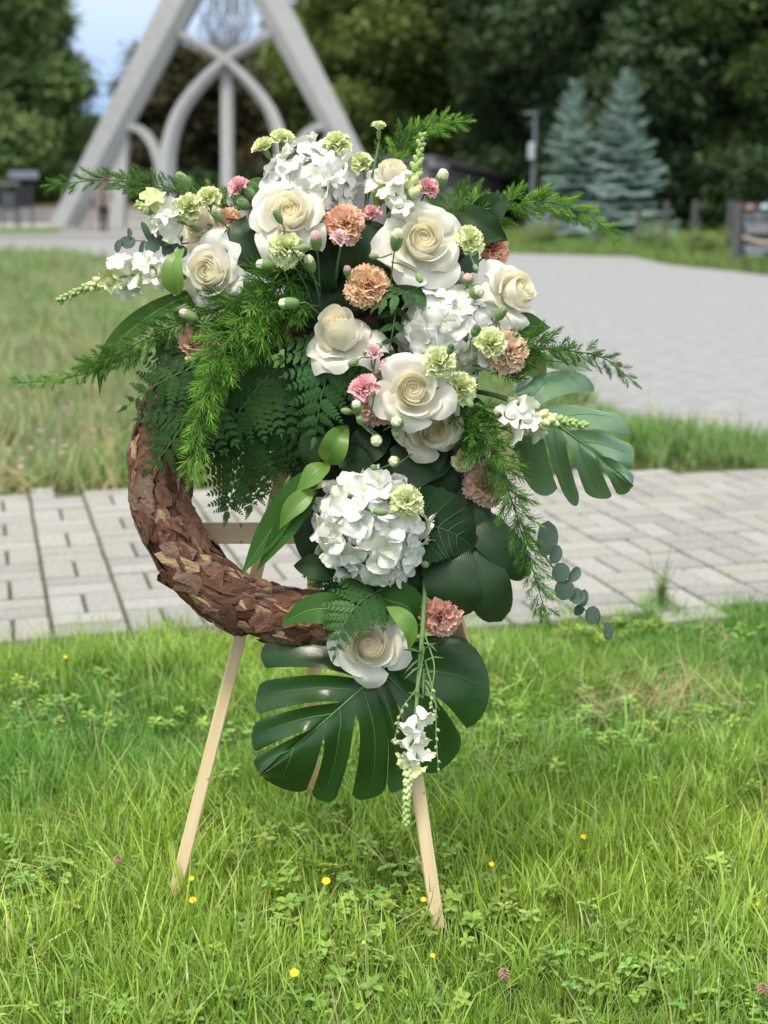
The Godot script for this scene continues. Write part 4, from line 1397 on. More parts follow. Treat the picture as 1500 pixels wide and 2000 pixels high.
	leaf("strap_leaf", "dark leaf curling before the widest rose's left side", "leaf", ls, [[690, 560, 0.05], [705, 510, 0.09], [730, 470, 0.10], [768, 450, 0.08]], 84, "lance", M.aspidistra, M.aspidistra_vein, 0.3, 0, 0.1, 0.3)
	leaf("strap_leaf", "dark leaf below the leaf that curls before the widest rose", "leaf", ls, [[660, 560, 0.03], [690, 530, 0.06], [740, 510, 0.07], [775, 520, 0.05]], 60, "lance", M.aspidistra, M.aspidistra_vein, 0.3, 0, 0.1, 0.6)
	leaf("strap_leaf", "dark leaf blade right of the widest rose's hanging petal", "leaf", ls, [[860, 600, 0.04], [890, 560, 0.07], [915, 520, 0.07], [935, 480, 0.05]], 50, "lance", M.aspidistra, M.aspidistra_vein, 0.3, 0, 0.3, 0.1)
	leaf("strap_leaf", "blunt dark leaf at lower right, left one of the fan", "leaf", ls, [[858, 1020, 0.045], [872, 1100, 0.085], [888, 1165, 0.088], [892, 1208, 0.05]], 100, "tongue", M.aspidistra, M.aspidistra_vein, 0.04, -0.22, -0.1, 0.1)
	leaf("strap_leaf", "blunt dark leaf at lower right, longest one of the fan", "leaf", ls, [[892, 1020, 0.04], [930, 1095, 0.072], [960, 1160, 0.074], [980, 1214, 0.04]], 92, "tongue", M.aspidistra, M.aspidistra_vein, 0.04, -0.22, 0.15, 0.0)
	leaf("strap_leaf", "blunt dark leaf at lower right, reaching the falling fern", "leaf", ls, [[905, 985, 0.035], [955, 1038, 0.066], [1000, 1085, 0.064], [1034, 1124, 0.035]], 78, "tongue", M.aspidistra, M.aspidistra_vein, 0.04, -0.22, 0.2, 0.2)
	leaf("strap_leaf", "dark upright strap behind the serrated leaf", "leaf", ls, [[880, 920, 0.03], [905, 985, 0.056], [925, 1050, 0.06], [932, 1112, 0.035]], 80, "tongue", M.aspidistra, M.aspidistra_vein, 0.04, -0.2, 0.1, 0)
	leaf("strap_leaf", "broad dark strap above the lowest hydrangea", "leaf", ls, [[870, 880, 0.03], [820, 900, 0.07], [770, 925, 0.075], [720, 930, 0.05]], 96, "loop", M.aspidistra, M.aspidistra_vein, 0.1, 0, 0, 0.3)
	leaf("strap_leaf", "dark pointed leaf left of the round pale bud", "leaf", ls, [[760, 830, 0.03], [730, 860, 0.06], [705, 890, 0.06], [690, 930, 0.04]], 74, "lance", M.aspidistra, M.aspidistra_vein, 0.25, 0, -0.2, 0.2)
	leaf("serrated_leaf", "broad dull green leaf with a saw edge beside the lowest hydrangea", "leaf", "", [[800, 1030, 0.07], [845, 1028, 0.095], [890, 1045, 0.09], [926, 1072, 0.07]], 150, "heart", M.hydrangea_leaf, M.hydrangea_leaf_vein, 0.12, 0, 0.1, 0.05, 0.0, 0.04, 0.0014)
	leaf("strap_leaf", "bright upright leaf between the left rose and the white snapdragon", "leaf", ls, [[345, 578, 0.10], [338, 545, 0.115], [340, 510, 0.115], [360, 484, 0.10]], 46, "ovate", M.fresh, M.fresh_vein, 0.15, 0, -0.3, 0.1)
	leaf("strap_leaf", "small curled bright leaf under the hanging leather fern", "leaf", ls, [[640, 905, 0.08], [650, 880, 0.105], [662, 852, 0.105], [680, 830, 0.08]], 52, "ovate", M.fresh, M.fresh_vein, 0.3, 0, 0.2, 0.4)
	leaf("strap_leaf", "long leaf pointing down to the ring, left of the lowest hydrangea", "leaf", ls, [[640, 900, 0.07], [580, 965, 0.08], [520, 1050, 0.07], [470, 1125, 0.06]], 60, "lance", M.broad, M.fresh_vein, 0.25, 0, -0.2, 0.2)
	leaf("strap_leaf", "bright leaf above the long leaf, touching the lowest hydrangea", "leaf", ls, [[645, 905, 0.085], [622, 920, 0.10], [600, 940, 0.10], [578, 960, 0.09]], 44, "lance", M.fresh, M.fresh_vein, 0.25, 0, -0.2, 0.5)
	leaf("strap_leaf", "narrow leaf reaching the crossbar, beneath the long leaf", "leaf", ls, [[620, 960, 0.075], [580, 1000, 0.085], [545, 1050, 0.08], [500, 1118, 0.06]], 48, "lance", M.broad, M.fresh_vein, 0.25, 0, -0.1, 0.2)
	leaf("strap_leaf", "bright narrow leaf beside the crossbar", "leaf", ls, [[615, 955, 0.09], [590, 975, 0.10], [565, 1000, 0.10], [545, 1035, 0.09]], 40, "lance", M.fresh, M.fresh_vein, 0.25, 0, -0.1, 0.2)
	leaf("strap_leaf", "dark leaf at the left flank of the lowest hydrangea", "leaf", ls, [[640, 960, 0.02], [610, 1010, 0.04], [605, 1070, 0.04], [625, 1130, 0.02]], 64, "lance", M.aspidistra, M.aspidistra_vein, 0.2, 0, -0.3, 0)
	leaf("strap_leaf", "broad green leaf lying on the bark ring left of the lowest rose", "leaf", ls, [[680, 1205, 0.09], [640, 1190, 0.105], [595, 1195, 0.10], [548, 1222, 0.085]], 62, "ovate", M.broad, M.fresh_vein, 0.2, 0, -0.1, 0.4)
	leaf("strap_leaf", "broad dark leaf between the lowest hydrangea and the hanging carnation", "leaf", ls, [[720, 1160, 0.06], [765, 1175, 0.08], [800, 1190, 0.08], [818, 1240, 0.06]], 84, "ovate", M.broad, M.fresh_vein, 0.25, 0, 0.1, 0.2)
	leaf("strap_leaf", "slim bright leaf hugging the lowest rose's right side", "leaf", ls, [[755, 1185, 0.12], [785, 1205, 0.14], [802, 1235, 0.14], [798, 1274, 0.13]], 34, "lance", M.fresh, M.fresh_vein, 0.25, 0, 0.2, 0.1)
	leaf("strap_leaf", "green leaf under the right edge rose", "leaf", ls, [[985, 655, 0.05], [1015, 640, 0.06], [1045, 638, 0.06], [1076, 640, 0.05]], 56, "lance", M.broad, M.fresh_vein, 0.25, 0, 0.2, 0.4)
	leaf("strap_leaf", "bright round leaf behind the fern above the pale monstera", "leaf", ls, [[990, 690, 0.03], [1020, 700, 0.045], [1045, 715, 0.045], [1068, 745, 0.03]], 70, "ovate", M.fresh, M.fresh_vein, 0.15, 0, 0.2, 0.2)
	leaf("strap_leaf", "blue green leaf tip behind the fern spray at right", "leaf", ls, [[1030, 700, 0.01], [1080, 705, 0.02], [1125, 712, 0.02], [1160, 726, 0.0]], 50, "lance", M.monstera_pale, M.fresh_vein, 0.2, 0, 0.2, 0.6)
	leaf("strap_leaf", "green leaf beside the top hydrangea's left flank", "leaf", ls, [[540, 400, 0.03], [515, 380, 0.04], [500, 360, 0.04], [485, 352, 0.03]], 44, "ovate", M.broad, M.fresh_vein, 0.2, 0, -0.2, 0.4)
	leaf("strap_leaf", "short bright leaf between the top rose and its snapdragon", "leaf", ls, [[738, 410, 0.08], [740, 390, 0.10], [745, 372, 0.10], [752, 358, 0.09]], 28, "lance", M.fresh, M.fresh_vein, 0.3, 0, 0.3, 0.1)
	# dark filler leaves over the foam
	var r := RandomNumberGenerator.new()
	r.seed = 9
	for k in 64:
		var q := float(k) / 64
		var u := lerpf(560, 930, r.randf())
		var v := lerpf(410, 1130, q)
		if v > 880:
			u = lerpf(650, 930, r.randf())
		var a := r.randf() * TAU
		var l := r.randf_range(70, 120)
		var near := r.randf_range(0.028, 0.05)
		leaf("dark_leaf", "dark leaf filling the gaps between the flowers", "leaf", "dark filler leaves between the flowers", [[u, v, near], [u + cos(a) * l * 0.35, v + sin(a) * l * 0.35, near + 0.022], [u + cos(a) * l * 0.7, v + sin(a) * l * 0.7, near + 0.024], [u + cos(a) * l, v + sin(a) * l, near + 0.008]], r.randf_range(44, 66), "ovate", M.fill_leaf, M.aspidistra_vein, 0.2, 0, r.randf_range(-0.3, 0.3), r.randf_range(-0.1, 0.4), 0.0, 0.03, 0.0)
	# eucalyptus
	eucalyptus("eucalyptus branch with round grey leaves trailing at the lower right", [[1010, 1010, 0.03], [1060, 1080, 0.04], [1110, 1150, 0.04], [1150, 1200, 0.03], [1188, 1245, 0.03]],
		[[1068, 1052, 0.045, 42, 72, 0.2, 0.1, 10], [1085, 1083, 0.05, 26, 40, 0.4, 0.0, 30], [1095, 1118, 0.05, 34, 40, 0.0, 0.2, 200], [1122, 1122, 0.04, 22, 44, 0.5, 0.3, 50], [1102, 1152, 0.05, 38, 42, 0.0, 0.1, 190],
		[1127, 1165, 0.045, 32, 34, 0.1, 0.3, 60], [1140, 1168, 0.04, 20, 36, 0.6, 0.0, 20], [1130, 1192, 0.035, 22, 24, 0.3, -0.3, 170], [1157, 1202, 0.035, 28, 38, -0.2, 0.1, 190], [1167, 1205, 0.03, 12, 30, 0.8, 0.0, 180], [1187, 1233, 0.03, 20, 38, 0.3, 0.1, 175]])
	eucalyptus("eucalyptus branch with round grey leaves poking out at the left", [[430, 470, 0.05], [370, 475, 0.05], [310, 478, 0.05], [270, 470, 0.05], [232, 478, 0.05]],
		[[232, 480, 0.05, 18, 28, -0.5, 0.2, 200], [250, 473, 0.052, 30, 28, 0.0, 0.2, 10], [253, 455, 0.05, 10, 24, 0.5, 0.3, 5], [285, 452, 0.05, 14, 44, 0.4, 0.2, -20], [278, 485, 0.05, 12, 36, -0.5, 0.1, 195], [298, 480, 0.055, 32, 30, 0.0, 0.3, 120],
		[303, 458, 0.05, 16, 30, 0.5, 0.2, 15], [322, 468, 0.05, 26, 32, 0.3, 0.1, 30], [330, 490, 0.05, 36, 28, 0.1, 0.3, 250], [345, 470, 0.06, 26, 32, -0.2, 0.2, 20], [352, 492, 0.06, 28, 26, 0.1, -0.2, 160]])


# ---------------------------------------------------------------- ground, path, road, grass

func sheet(called: String, outline: Array, y: float, m: Material) -> void:
	var poly := PackedVector2Array()
	for p in outline:
		poly.append(Vector2(p.x, p.z))
	var t := Geometry2D.triangulate_polygon(poly)
	var mb := MB.new()
	for p in poly:
		mb.add(Vector3(p.x, y, p.y))
	for k in range(0, t.size(), 3):
		var a := t[k]
		var b := t[k + 1]
		var d := t[k + 2]
		if (mb.v[d] - mb.v[a]).cross(mb.v[b] - mb.v[a]).y < 0:
			mb.tri(a, d, b)
		else:
			mb.tri(a, b, d)
	tag(part(self, called, mb.commit(), m), "", "", "", "structure")


const AZ := 0.272   # the joints of the path point 15.6 degrees left of the view
var along := Vector3(-sin(AZ), 0, -cos(AZ))
var across := Vector3(cos(AZ), 0, -sin(AZ))


func beyond_near(p: Vector3) -> float:
	# how many stones deep into the path, counted from its near edge
	var a := G(0, 1246)
	var b := G(1500, 1200)
	var n := (b - a).cross(Vector3.UP).normalized()
	return (p - a).dot(n * (1.0 if n.z < 0 else -1.0)) / 0.2


func beyond_far(p: Vector3) -> float:
	var a := G(0, 964)
	var b := G(1500, 911)
	var n := (b - a).cross(Vector3.UP).normalized()
	return (p - a).dot(n * (1.0 if n.z < 0 else -1.0)) / 0.2


func stone_mat(c: Color, sd: int, scale := 3.0, contrast := 0.12) -> StandardMaterial3D:
	var m := mat(Color(1, 1, 1), 0.85, 0.3)
	m.albedo_texture = noise_tex(0.03, c * (1.0 - contrast), c * (1.0 + contrast), 512, 5, sd)
	m.uv1_triplanar = true
	m.uv1_world_triplanar = true
	m.uv1_scale = Vector3.ONE * scale
	m.normal_enabled = true
	m.normal_texture = bump_tex(0.08, 2.0, 512, 4, sd + 2)
	m.normal_scale = 0.5
	return m


func paths() -> void:
	var soil := mat(Color(1, 1, 1), 0.95, 0.2)
	soil.albedo_texture = noise_tex(0.02, Color(0.022, 0.034, 0.010), Color(0.060, 0.070, 0.024), 512, 5, 3)
	soil.uv1_triplanar = true
	soil.uv1_world_triplanar = true
	soil.uv1_scale = Vector3.ONE * 1.3
	sheet("ground", [Vector3(-400, 0, 40), Vector3(400, 0, 40), Vector3(400, 0, -500), Vector3(-400, 0, -500)], -0.03, soil)
	# bedding under the path's stones, moss in the joints
	var o := G(80, 1100)
	var cell := 0.2
	var bed := stone_mat(Color(0.10, 0.105, 0.065), 41, 2.0, 0.4)
	var q := func(i: float, j: float) -> Vector3: return o + across * (i * cell) + along * (j * cell)
	var ext := func(a: Vector3, b: Vector3, t: float) -> Vector3: return a.lerp(b, t)
	sheet("path_bedding", [ext.call(G(0, 1246), G(1500, 1200), -1.2), ext.call(G(0, 1246), G(1500, 1200), 2.2), ext.call(G(0, 964), G(1500, 911), 1.9), ext.call(G(0, 964), G(1500, 911), -0.9)], -0.010, bed)
	var path := Node3D.new()
	path.name = "path"
	add_child(path)
	tag(path, "", "", "", "structure")
	var mats := [stone_mat(Color(0.268, 0.268, 0.252), 51, 3.0, 0.2), stone_mat(Color(0.296, 0.296, 0.278), 52, 3.0, 0.2), stone_mat(Color(0.240, 0.241, 0.228), 53, 3.0, 0.2), stone_mat(Color(0.275, 0.268, 0.244), 54, 3.0, 0.2)]
	var shapes := []
	var r := RandomNumberGenerator.new()
	r.seed = 5
	for k in 4:
		var mb := MB.new()
		mb.box(Transform3D.IDENTITY, Vector3(0.190 - 0.001 * k, 0.05, 0.0900), 0.005)
		shapes.append(mb.commit())
	var rest := []
	var count := 0
	for i in range(-12, 28):
		for j in range(-12, 14):
			for h in 2:
				var wide := posmod(i + j, 2) == 0
				var off := (h - 0.5) * cell * 0.5
				var at: Vector3 = q.call(i + 0.5, j + 0.5) + (along * off if wide else across * off)
				if beyond_near(at) < 0.1 or beyond_far(at) > -0.1:
					continue
				at.y = -0.0225 + r.randf_range(-0.0022, 0.0022)
				var x := across if wide else along
				var b := Basis(x, Vector3.UP, x.cross(Vector3.UP)) * Basis(Vector3.BACK, r.randf_range(-0.008, 0.008)) * Basis(Vector3.RIGHT, r.randf_range(-0.014, 0.014)) * Basis(Vector3.UP, r.randf_range(-0.012, 0.012))
				var xf := Transform3D(b, at)
				var d := at - eye
				var u := 750 + d.dot(right) / d.dot(ahead) * FOCAL
				if u > -40 and u < 1540 and count < 300:
					part(path, "paver", shapes[r.randi() % 4], mats[r.randi() % 4], xf)
					count += 1
				else:
					rest.append(xf)
	scatter(path, "paver_rest", shapes[0], mats[0], rest)
	# the square beyond: sheet with stones near by
	var plaza := stone_mat(Color(0.245, 0.250, 0.256), 61, 0.35, 0.18)
	var e := func(u: float, v: float) -> Vector3: return G(u, v)
	var edge := [e.call(2400, 960), e.call(1500, 858), e.call(1330, 835), e.call(1226, 815), e.call(900, 690), e.call(560, 600), e.call(290, 532), e.call(200, 503), e.call(100, 493), e.call(-500, 483), Vector3(-60, 0, -34), Vector3(-60, 0, -62), Vector3(2.6, 0, -62)]
	edge.append_array([e.call(980, 494), e.call(1235, 501), e.call(1310, 517), e.call(1420, 528), e.call(1600, 550), e.call(2600, 690)])
	sheet("road", edge, -0.004, plaza)
	var pave := []
	var poly := PackedVector2Array()
	for p in edge:
		poly.append(Vector2(p.x, p.z))
	for i in range(-16, 60):
		for j in range(0, 52):
			var at: Vector3 = q.call(i + 0.5 * posmod(j, 2), j * 0.5 + 6)
			var d := at - eye
			var u := 750 + d.dot(right) / d.dot(ahead) * FOCAL
			if u < 500 or u > 1700 or not Geometry2D.is_point_in_polygon(Vector2(at.x, at.z), poly):
				continue
			at.y = -0.0225 + r.randf_range(-0.0015, 0.0015)
			pave.append(Transform3D(Basis(across, Vector3.UP, across.cross(Vector3.UP)) * Basis(Vector3.BACK, r.randf_range(-0.008, 0.008)), at))
	var road_stone := MB.new()
	road_stone.box(Transform3D.IDENTITY, Vector3(0.194, 0.05, 0.0945), 0.003)
	tag(scatter(self, "road_pavers", road_stone.commit(), stone_mat(Color(0.250, 0.255, 0.260), 63, 0.35, 0.18), pave), "", "", "", "stuff")
	# pale verge stones and kerb by the monument
	var kerb := stone_mat(Color(0.36, 0.35, 0.34), 71, 1.0)
	var mb := MB.new()
	mb.box(Transform3D(Basis.IDENTITY, Vector3(-16, 0.05, -41.6)), Vector3(37, 0.12, 0.25), 0.02)
	tag(part(self, "kerb", mb.commit(), kerb), "", "", "", "structure")
	sheet("pavement", [Vector3(-40, 0, -41.75), Vector3(2.5, 0, -41.75), Vector3(2.5, 0, -61), Vector3(-40, 0, -61)], 0.10, stone_mat(Color(0.36, 0.345, 0.33), 73, 0.5, 0.08))


func make_tuft_of_grass(sd: int, blades: int, tall: float, wide: float, reach: float) -> ArrayMesh:
	var r := RandomNumberGenerator.new()
	r.seed = sd
	var mb := MB.new()
	mb.tinted = true
	for k in blades:
		var a := r.randf() * TAU
		var dir := Vector3(cos(a), 0, sin(a))
		var side := Vector3(-dir.z, 0, dir.x).rotated(Vector3.UP, r.randf_range(-0.6, 0.6))
		var h := tall * r.randf_range(0.45, 1.15)
		var bend := reach * r.randf_range(0.15, 1.0)
		var base := Vector3(r.randf_range(-1, 1), 0, r.randf_range(-1, 1)) * 0.02
		var w := wide * r.randf_range(0.6, 1.2)
		var tone := r.randf_range(0.8, 1.2)
		var col := Color(tone, tone * r.randf_range(0.95, 1.05), tone * 0.9)
		if r.randf() < 0.07:
			col = Color(2.6, 1.6, 1.9)
		mb.tint = col
		var rows := 5
		var prev := [-1, -1]
		for j in rows + 1:
			var b := float(j) / rows
			var p := base + Vector3.UP * h * (b - 0.25 * bend * b * b) + dir * h * bend * b * b
			var hw := w * 0.5 * (1.0 - pow(b, 2.2)) + 0.0001
			var l := mb.add(p - side * hw)
			var m := mb.add(p + side * hw)
			if j > 0:
				mb.tri(prev[0], l, prev[1])
				mb.tri(prev[1], l, m)
			prev = [l, m]
	return mb.commit()


func make_clover(sd: int) -> ArrayMesh:
	var r := RandomNumberGenerator.new()
	r.seed = sd
	var mb := MB.new()
	mb.tinted = true
	for s in 3:
		var at := Vector3(r.randf_range(-0.02, 0.02), r.randf_range(0.03, 0.06), r.randf_range(-0.02, 0.02))
		var tone := r.randf_range(0.8, 1.15)
		mb.tint = Color(tone, tone, tone * 0.9)
		mb.tube([Vector3(at.x * 0.3, 0, at.z * 0.3), at], radii(2, 0.0007, 0.0005), 4)
		for k in 3:
			var turn := TAU * k / 3.0 + r.randf_range(-0.2, 0.2)
			var pts := PackedVector3Array()
			var len := r.randf_range(0.012, 0.018)
			for j in 5:
				var b := j / 4.0
				for i in 5:
					var a := -1.0 + i / 2.0
					var hw := len * 0.44 * pow(sin(PI * clampf(0.05 + b * 0.82, 0, 1)), 0.8)
					pts.append(at + Vector3(a * hw, len * (0.22 * absf(a) * 0.5 + 0.25 * b - 0.3 * b * b), b * len).rotated(Vector3.UP, turn))
			mb.grid(pts, 4, 4)
	return mb.commit()


func grasses() -> void:
	var g := mat(Color(0.275, 0.445, 0.098), 0.40, 0.6)
	g.vertex_color_use_as_albedo = true
	g.backlight_enabled = true
	g.backlight = Color(0.8, 0.85, 0.45)
	var r := RandomNumberGenerator.new()
	r.seed = 21
	var clump := noise(1.3, 3, 8)
	var hue := noise(0.55, 3, 15)
	var o := G(80, 1100)
	var near_edge := beyond_near     # above 0: on the path
	var kinds := [make_tuft_of_grass(1, 9, 0.062, 0.0028, 0.5), make_tuft_of_grass(2, 10, 0.047, 0.0025, 0.9), make_tuft_of_grass(3, 7, 0.085, 0.0040, 0.55), make_tuft_of_grass(4, 11, 0.038, 0.0022, 1.2)]
	var places := [[], [], [], []]
	var cols := [[], [], [], []]
	for k in 145000:
		var p := Vector3(r.randf_range(-1.9, 1.9), -0.03, r.randf_range(-4.1, -1.15))
		var over: float = near_edge.call(p)
		if over > 0.55 + clump.get_noise_2d(p.x * 3.0, 4.0) * 1.3 - r.randf() * 0.5:
			continue
		var c := clump.get_noise_2d(p.x, p.z)
		var h := hue.get_noise_2d(p.x, p.z)
		if r.randf() > 0.80 + c * 0.4:
			continue
		# a worn dry patch at the right
		var dry := (Vector2(p.x, p.z) - Vector2(G(1290, 1385).x, G(1290, 1385).z)).length()
		if dry < 0.22 and r.randf() < 0.75:
			continue
		var i := r.randi() % 4
		var s := r.randf_range(0.45, 1.05) * (1.0 + c * 0.7) * (1.35 if r.randf() < 0.06 else 1.0)
		if over > -1.2:
			s *= 0.85
		var lean := Basis(Vector3(r.randf_range(-1, 1), 0, r.randf_range(-1, 1)).normalized(), (r.randf_range(0, 0.4) if r.randf() < 0.7 else r.randf_range(0.4, 1.2)))
		places[i].append(Transform3D(lean * Basis(Vector3.UP, r.randf() * TAU) * s, p))
		var y := clampf(0.5 + h * 0.9 + r.randf_range(-0.2, 0.2), 0, 1)
		var bright := pow(r.randf(), 0.8) * 0.95 + 0.4
		cols[i].append(Color(0.62, 0.85, 0.95).lerp(Color(1.4, 1.18, 1.0), y) * bright)
	for i in 4:
		scatter(self, "grass", kinds[i], g, places[i], cols[i])
	# clover and small broad leaves in the turf
	var cm := mat(Color(0.210, 0.350, 0.065), 0.5, 0.4)
	cm.vertex_color_use_as_albedo = true
	cm.backlight_enabled = true
	cm.backlight = Color(0.45, 0.45, 0.25)
	for kind in 2:
		var cp := []
		var cc := []
		for k in 4200:
			var p := Vector3(r.randf_range(-1.9, 1.9), -0.03, r.randf_range(-4.0, -1.15))
			if near_edge.call(p) > -0.2 or hue.get_noise_2d(p.x * 2.0 + 9.0, p.z * 2.0) < -0.05 + 0.1 * kind:
				continue
			cp.append(Transform3D(Basis(Vector3.UP, r.randf() * TAU) * r.randf_range(0.35, 0.72), p))
			var t := r.randf_range(0.7, 1.3)
			cc.append(Color(t * r.randf_range(0.7, 1.1), t, t * r.randf_range(0.8, 1.3)))
		scatter(self, "clover_leaves", make_clover(60 + kind), cm, cp, cc)
	# small leafy weeds
	var weed_shape := MB.new()
	weed_shape.tinted = true
	for k in 9:
		var a := k * 2.39996
		var d := Vector3(cos(a), 0, sin(a))
		var sd := Vector3(-d.z, 0, d.x)
		var tone := r.randf_range(0.8, 1.25)
		weed_shape.tint = Color(tone, tone, tone)
		var pts := PackedVector3Array()
		for j in 6:
			var b := j / 5.0
			for i in 5:
				var e := -1.0 + i / 2.0
				pts.append(Vector3(0, 0.012 + 0.007 * k * 0.6, 0) + d * b * 0.034 + sd * e * 0.0085 * pow(sin(PI * clampf(0.06 + 0.9 * b, 0, 1)), 0.9) + Vector3(0, 0.022 * b - 0.018 * b * b + 0.003 * absf(e), 0))
		weed_shape.grid(pts, 4, 5)
	var lp := []
	var lc := []
	for k in 5200:
		var p := Vector3(r.randf_range(-1.9, 1.9), -0.03, r.randf_range(-4.0, -1.15))
		if near_edge.call(p) > -0.2 or hue.get_noise_2d(p.x * 2.0 - 9.0, p.z * 2.0) < -0.05:
			continue
		lp.append(Transform3D(Basis(Vector3(r.randf_range(-1, 1), 0, r.randf_range(-1, 1)).normalized(), r.randf_range(0, 0.5)) * Basis(Vector3.UP, r.randf() * TAU) * r.randf_range(0.25, 0.62), p + Vector3(0, r.randf_range(0, 0.03), 0)))
		var t := r.randf_range(0.7, 1.4)
		lc.append(Color(t * r.randf_range(0.85, 1.25), t, t * r.randf_range(0.7, 1.1)))
	scatter(self, "weed_leaves", weed_shape.commit(), cm, lp, lc)
	# dry stalks
	var dm := mat(Color(0.42, 0.36, 0.19), 0.7, 0.3)
	dm.backlight_enabled = true
	dm.backlight = Color(0.4, 0.4, 0.3)
	var dp := []
	for k in 1500:
		var p := Vector3(r.randf_range(-1.9, 1.9), -0.03, r.randf_range(-4.0, -1.15))
		if near_edge.call(p) > -0.2:
			continue
		dp.append(Transform3D(Basis(Vector3(r.randf_range(-1, 1), 0, r.randf_range(-1, 1)).normalized(), r.randf_range(0.2, 1.45)) * Basis(Vector3.UP, r.randf() * TAU) * r.randf_range(0.6, 1.5), p))
	for k in 500:
		var a := r.randf() * TAU
		var p := G(1290, 1385, -0.03) + Vector3(cos(a), 0, sin(a)) * r.randf_range(0, 0.24)
		dp.append(Transform3D(Basis(Vector3(r.randf_range(-1, 1), 0, r.randf_range(-1, 1)).normalized(), r.randf_range(0.9, 1.5)) * Basis(Vector3.UP, r.randf() * TAU) * r.randf_range(0.5, 1.0), p + Vector3(0, 0.012, 0)))
	var ds := make_tuft_of_grass(9, 1, 0.13, 0.0018, 0.5)
	scatter(self, "dry_grass", ds, dm, dp)
	# meadow strip beyond the path
	var far_kinds := [make_tuft_of_grass(12, 10, 0.16, 0.006, 0.6), make_tuft_of_grass(13, 10, 0.11, 0.006, 0.9)]
	var strip := PackedVector2Array()
	var fe := func(j: float, i: float) -> Vector3: return o + along * (0.2 * j) + across * (0.2 * i)
	for p: Vector3 in [G(0, 970).lerp(G(1500, 917), -1.5), G(0, 970).lerp(G(1500, 917), 2.2), G(2400, 946), G(1500, 858), G(1330, 835), G(1226, 815), G(900, 690), G(560, 600), G(290, 532), G(200, 503), G(100, 493), G(-500, 483), Vector3(-30, 0, -26)]:
		strip.append(Vector2(p.x, p.z))
	for i in 2:
		var fp := []
		var fc := []
		for k in 46000:
			var d := 5.0 + 27.0 * pow(r.randf(), 1.9)
			var p := Vector3(r.randf_range(-0.95, 0.36) * d, -0.03, -d)
			if not Geometry2D.is_point_in_polygon(Vector2(p.x, p.z), strip):
				continue
			var c := clump.get_noise_2d(p.x * 0.6, p.z * 0.6)
			var rim := beyond_far(p)
			if rim < 1.0 + clump.get_noise_2d(p.x * 2.2, 7.0) * 2.2 and r.randf() < 0.9:
				continue
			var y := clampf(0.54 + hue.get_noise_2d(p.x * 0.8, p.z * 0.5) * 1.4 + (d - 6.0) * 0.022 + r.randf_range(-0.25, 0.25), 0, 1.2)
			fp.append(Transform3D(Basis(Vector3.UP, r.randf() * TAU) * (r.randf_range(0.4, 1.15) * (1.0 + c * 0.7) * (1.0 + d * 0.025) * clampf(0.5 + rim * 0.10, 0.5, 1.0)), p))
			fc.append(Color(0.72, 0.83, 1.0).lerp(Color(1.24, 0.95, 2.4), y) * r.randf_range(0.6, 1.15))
		scatter(self, "meadow_grass", far_kinds[i], g, fp, fc)
	# straw and small violet blossoms in the meadow
	var sp := []
	var bp := []
	for k in 5200:
		var d := 5.0 + 22.0 * pow(r.randf(), 1.8)
		var p := Vector3(r.randf_range(-0.36, 0.36) * d, -0.03, -d)
		if not Geometry2D.is_point_in_polygon(Vector2(p.x, p.z), strip) or hue.get_noise_2d(p.x * 0.9, p.z * 0.6) < -0.12:
			continue
		sp.append(Transform3D(Basis(Vector3(r.randf_range(-1, 1), 0, r.randf_range(-1, 1)).normalized(), r.randf_range(0.0, 1.1)) * Basis(Vector3.UP, r.randf() * TAU) * (r.randf_range(0.8, 1.5) * (1.0 + d * 0.03)), p))
		if k % 14 == 0:
			bp.append(Transform3D(Basis(Vector3.UP, r.randf() * TAU) * r.randf_range(0.7, 1.3), p + Vector3(0, r.randf_range(0.1, 0.17), 0)))
	scatter(self, "dry_grass", make_tuft_of_grass(19, 3, 0.17, 0.0032, 0.7), dm, sp)
	var blossom := MB.new()
	for k in 6:
		var a := TAU * k / 6.0
		var e := Vector3(cos(a), 0.35, sin(a)) * 0.014
		var sd2 := Vector3(-sin(a), 0, cos(a)) * 0.006
		blossom.face([Vector3.ZERO, e * 0.6 - sd2, e, e * 0.6 + sd2])
	scatter(self, "meadow_blossoms", blossom.commit(), leafy(Color(0.55, 0.32, 0.52), 0.6, 0.3), bp)
	# verge on the far side of the road
	var vp := []
	var vc := []
	var verge := PackedVector2Array()
	for p: Vector3 in [G(940, 492), G(980, 494), G(1235, 501), G(1310, 517), G(1420, 528), G(1600, 550), G(2600, 690), Vector3(24, 0, -50), Vector3(2.7, 0, -50)]:
		verge.append(Vector2(p.x, p.z))
	for k in 15000:
		var p := Vector3(r.randf_range(1.0, 17.0), -0.03, -14.0 - 36.0 * pow(r.randf(), 0.8))
		if not Geometry2D.is_point_in_polygon(Vector2(p.x, p.z), verge):
			continue
		vp.append(Transform3D(Basis(Vector3.UP, r.randf() * TAU) * r.randf_range(0.8, 1.6), p))
		var y := r.randf_range(0.1, 0.8)
		vc.append(Color(0.55, 0.65, 0.7).lerp(Color(0.95, 0.85, 0.8), y))
	for k in 2500:
		var p := Vector3(r.randf_range(-16, -8), -0.03, r.randf_range(-45, -42))
		if p.x > -9.8:
			continue
		vp.append(Transform3D(Basis(Vector3.UP, r.randf() * TAU) * r.randf_range(0.8, 1.6), p + Vector3(0, 0.12, 0)))
		vc.append(Color(0.9, 1.0, 0.8))
	scatter(self, "verge_grass", far_kinds[1], g, vp, vc)
	# weeds in the joints of the path
	var wp := []
	var wc := []
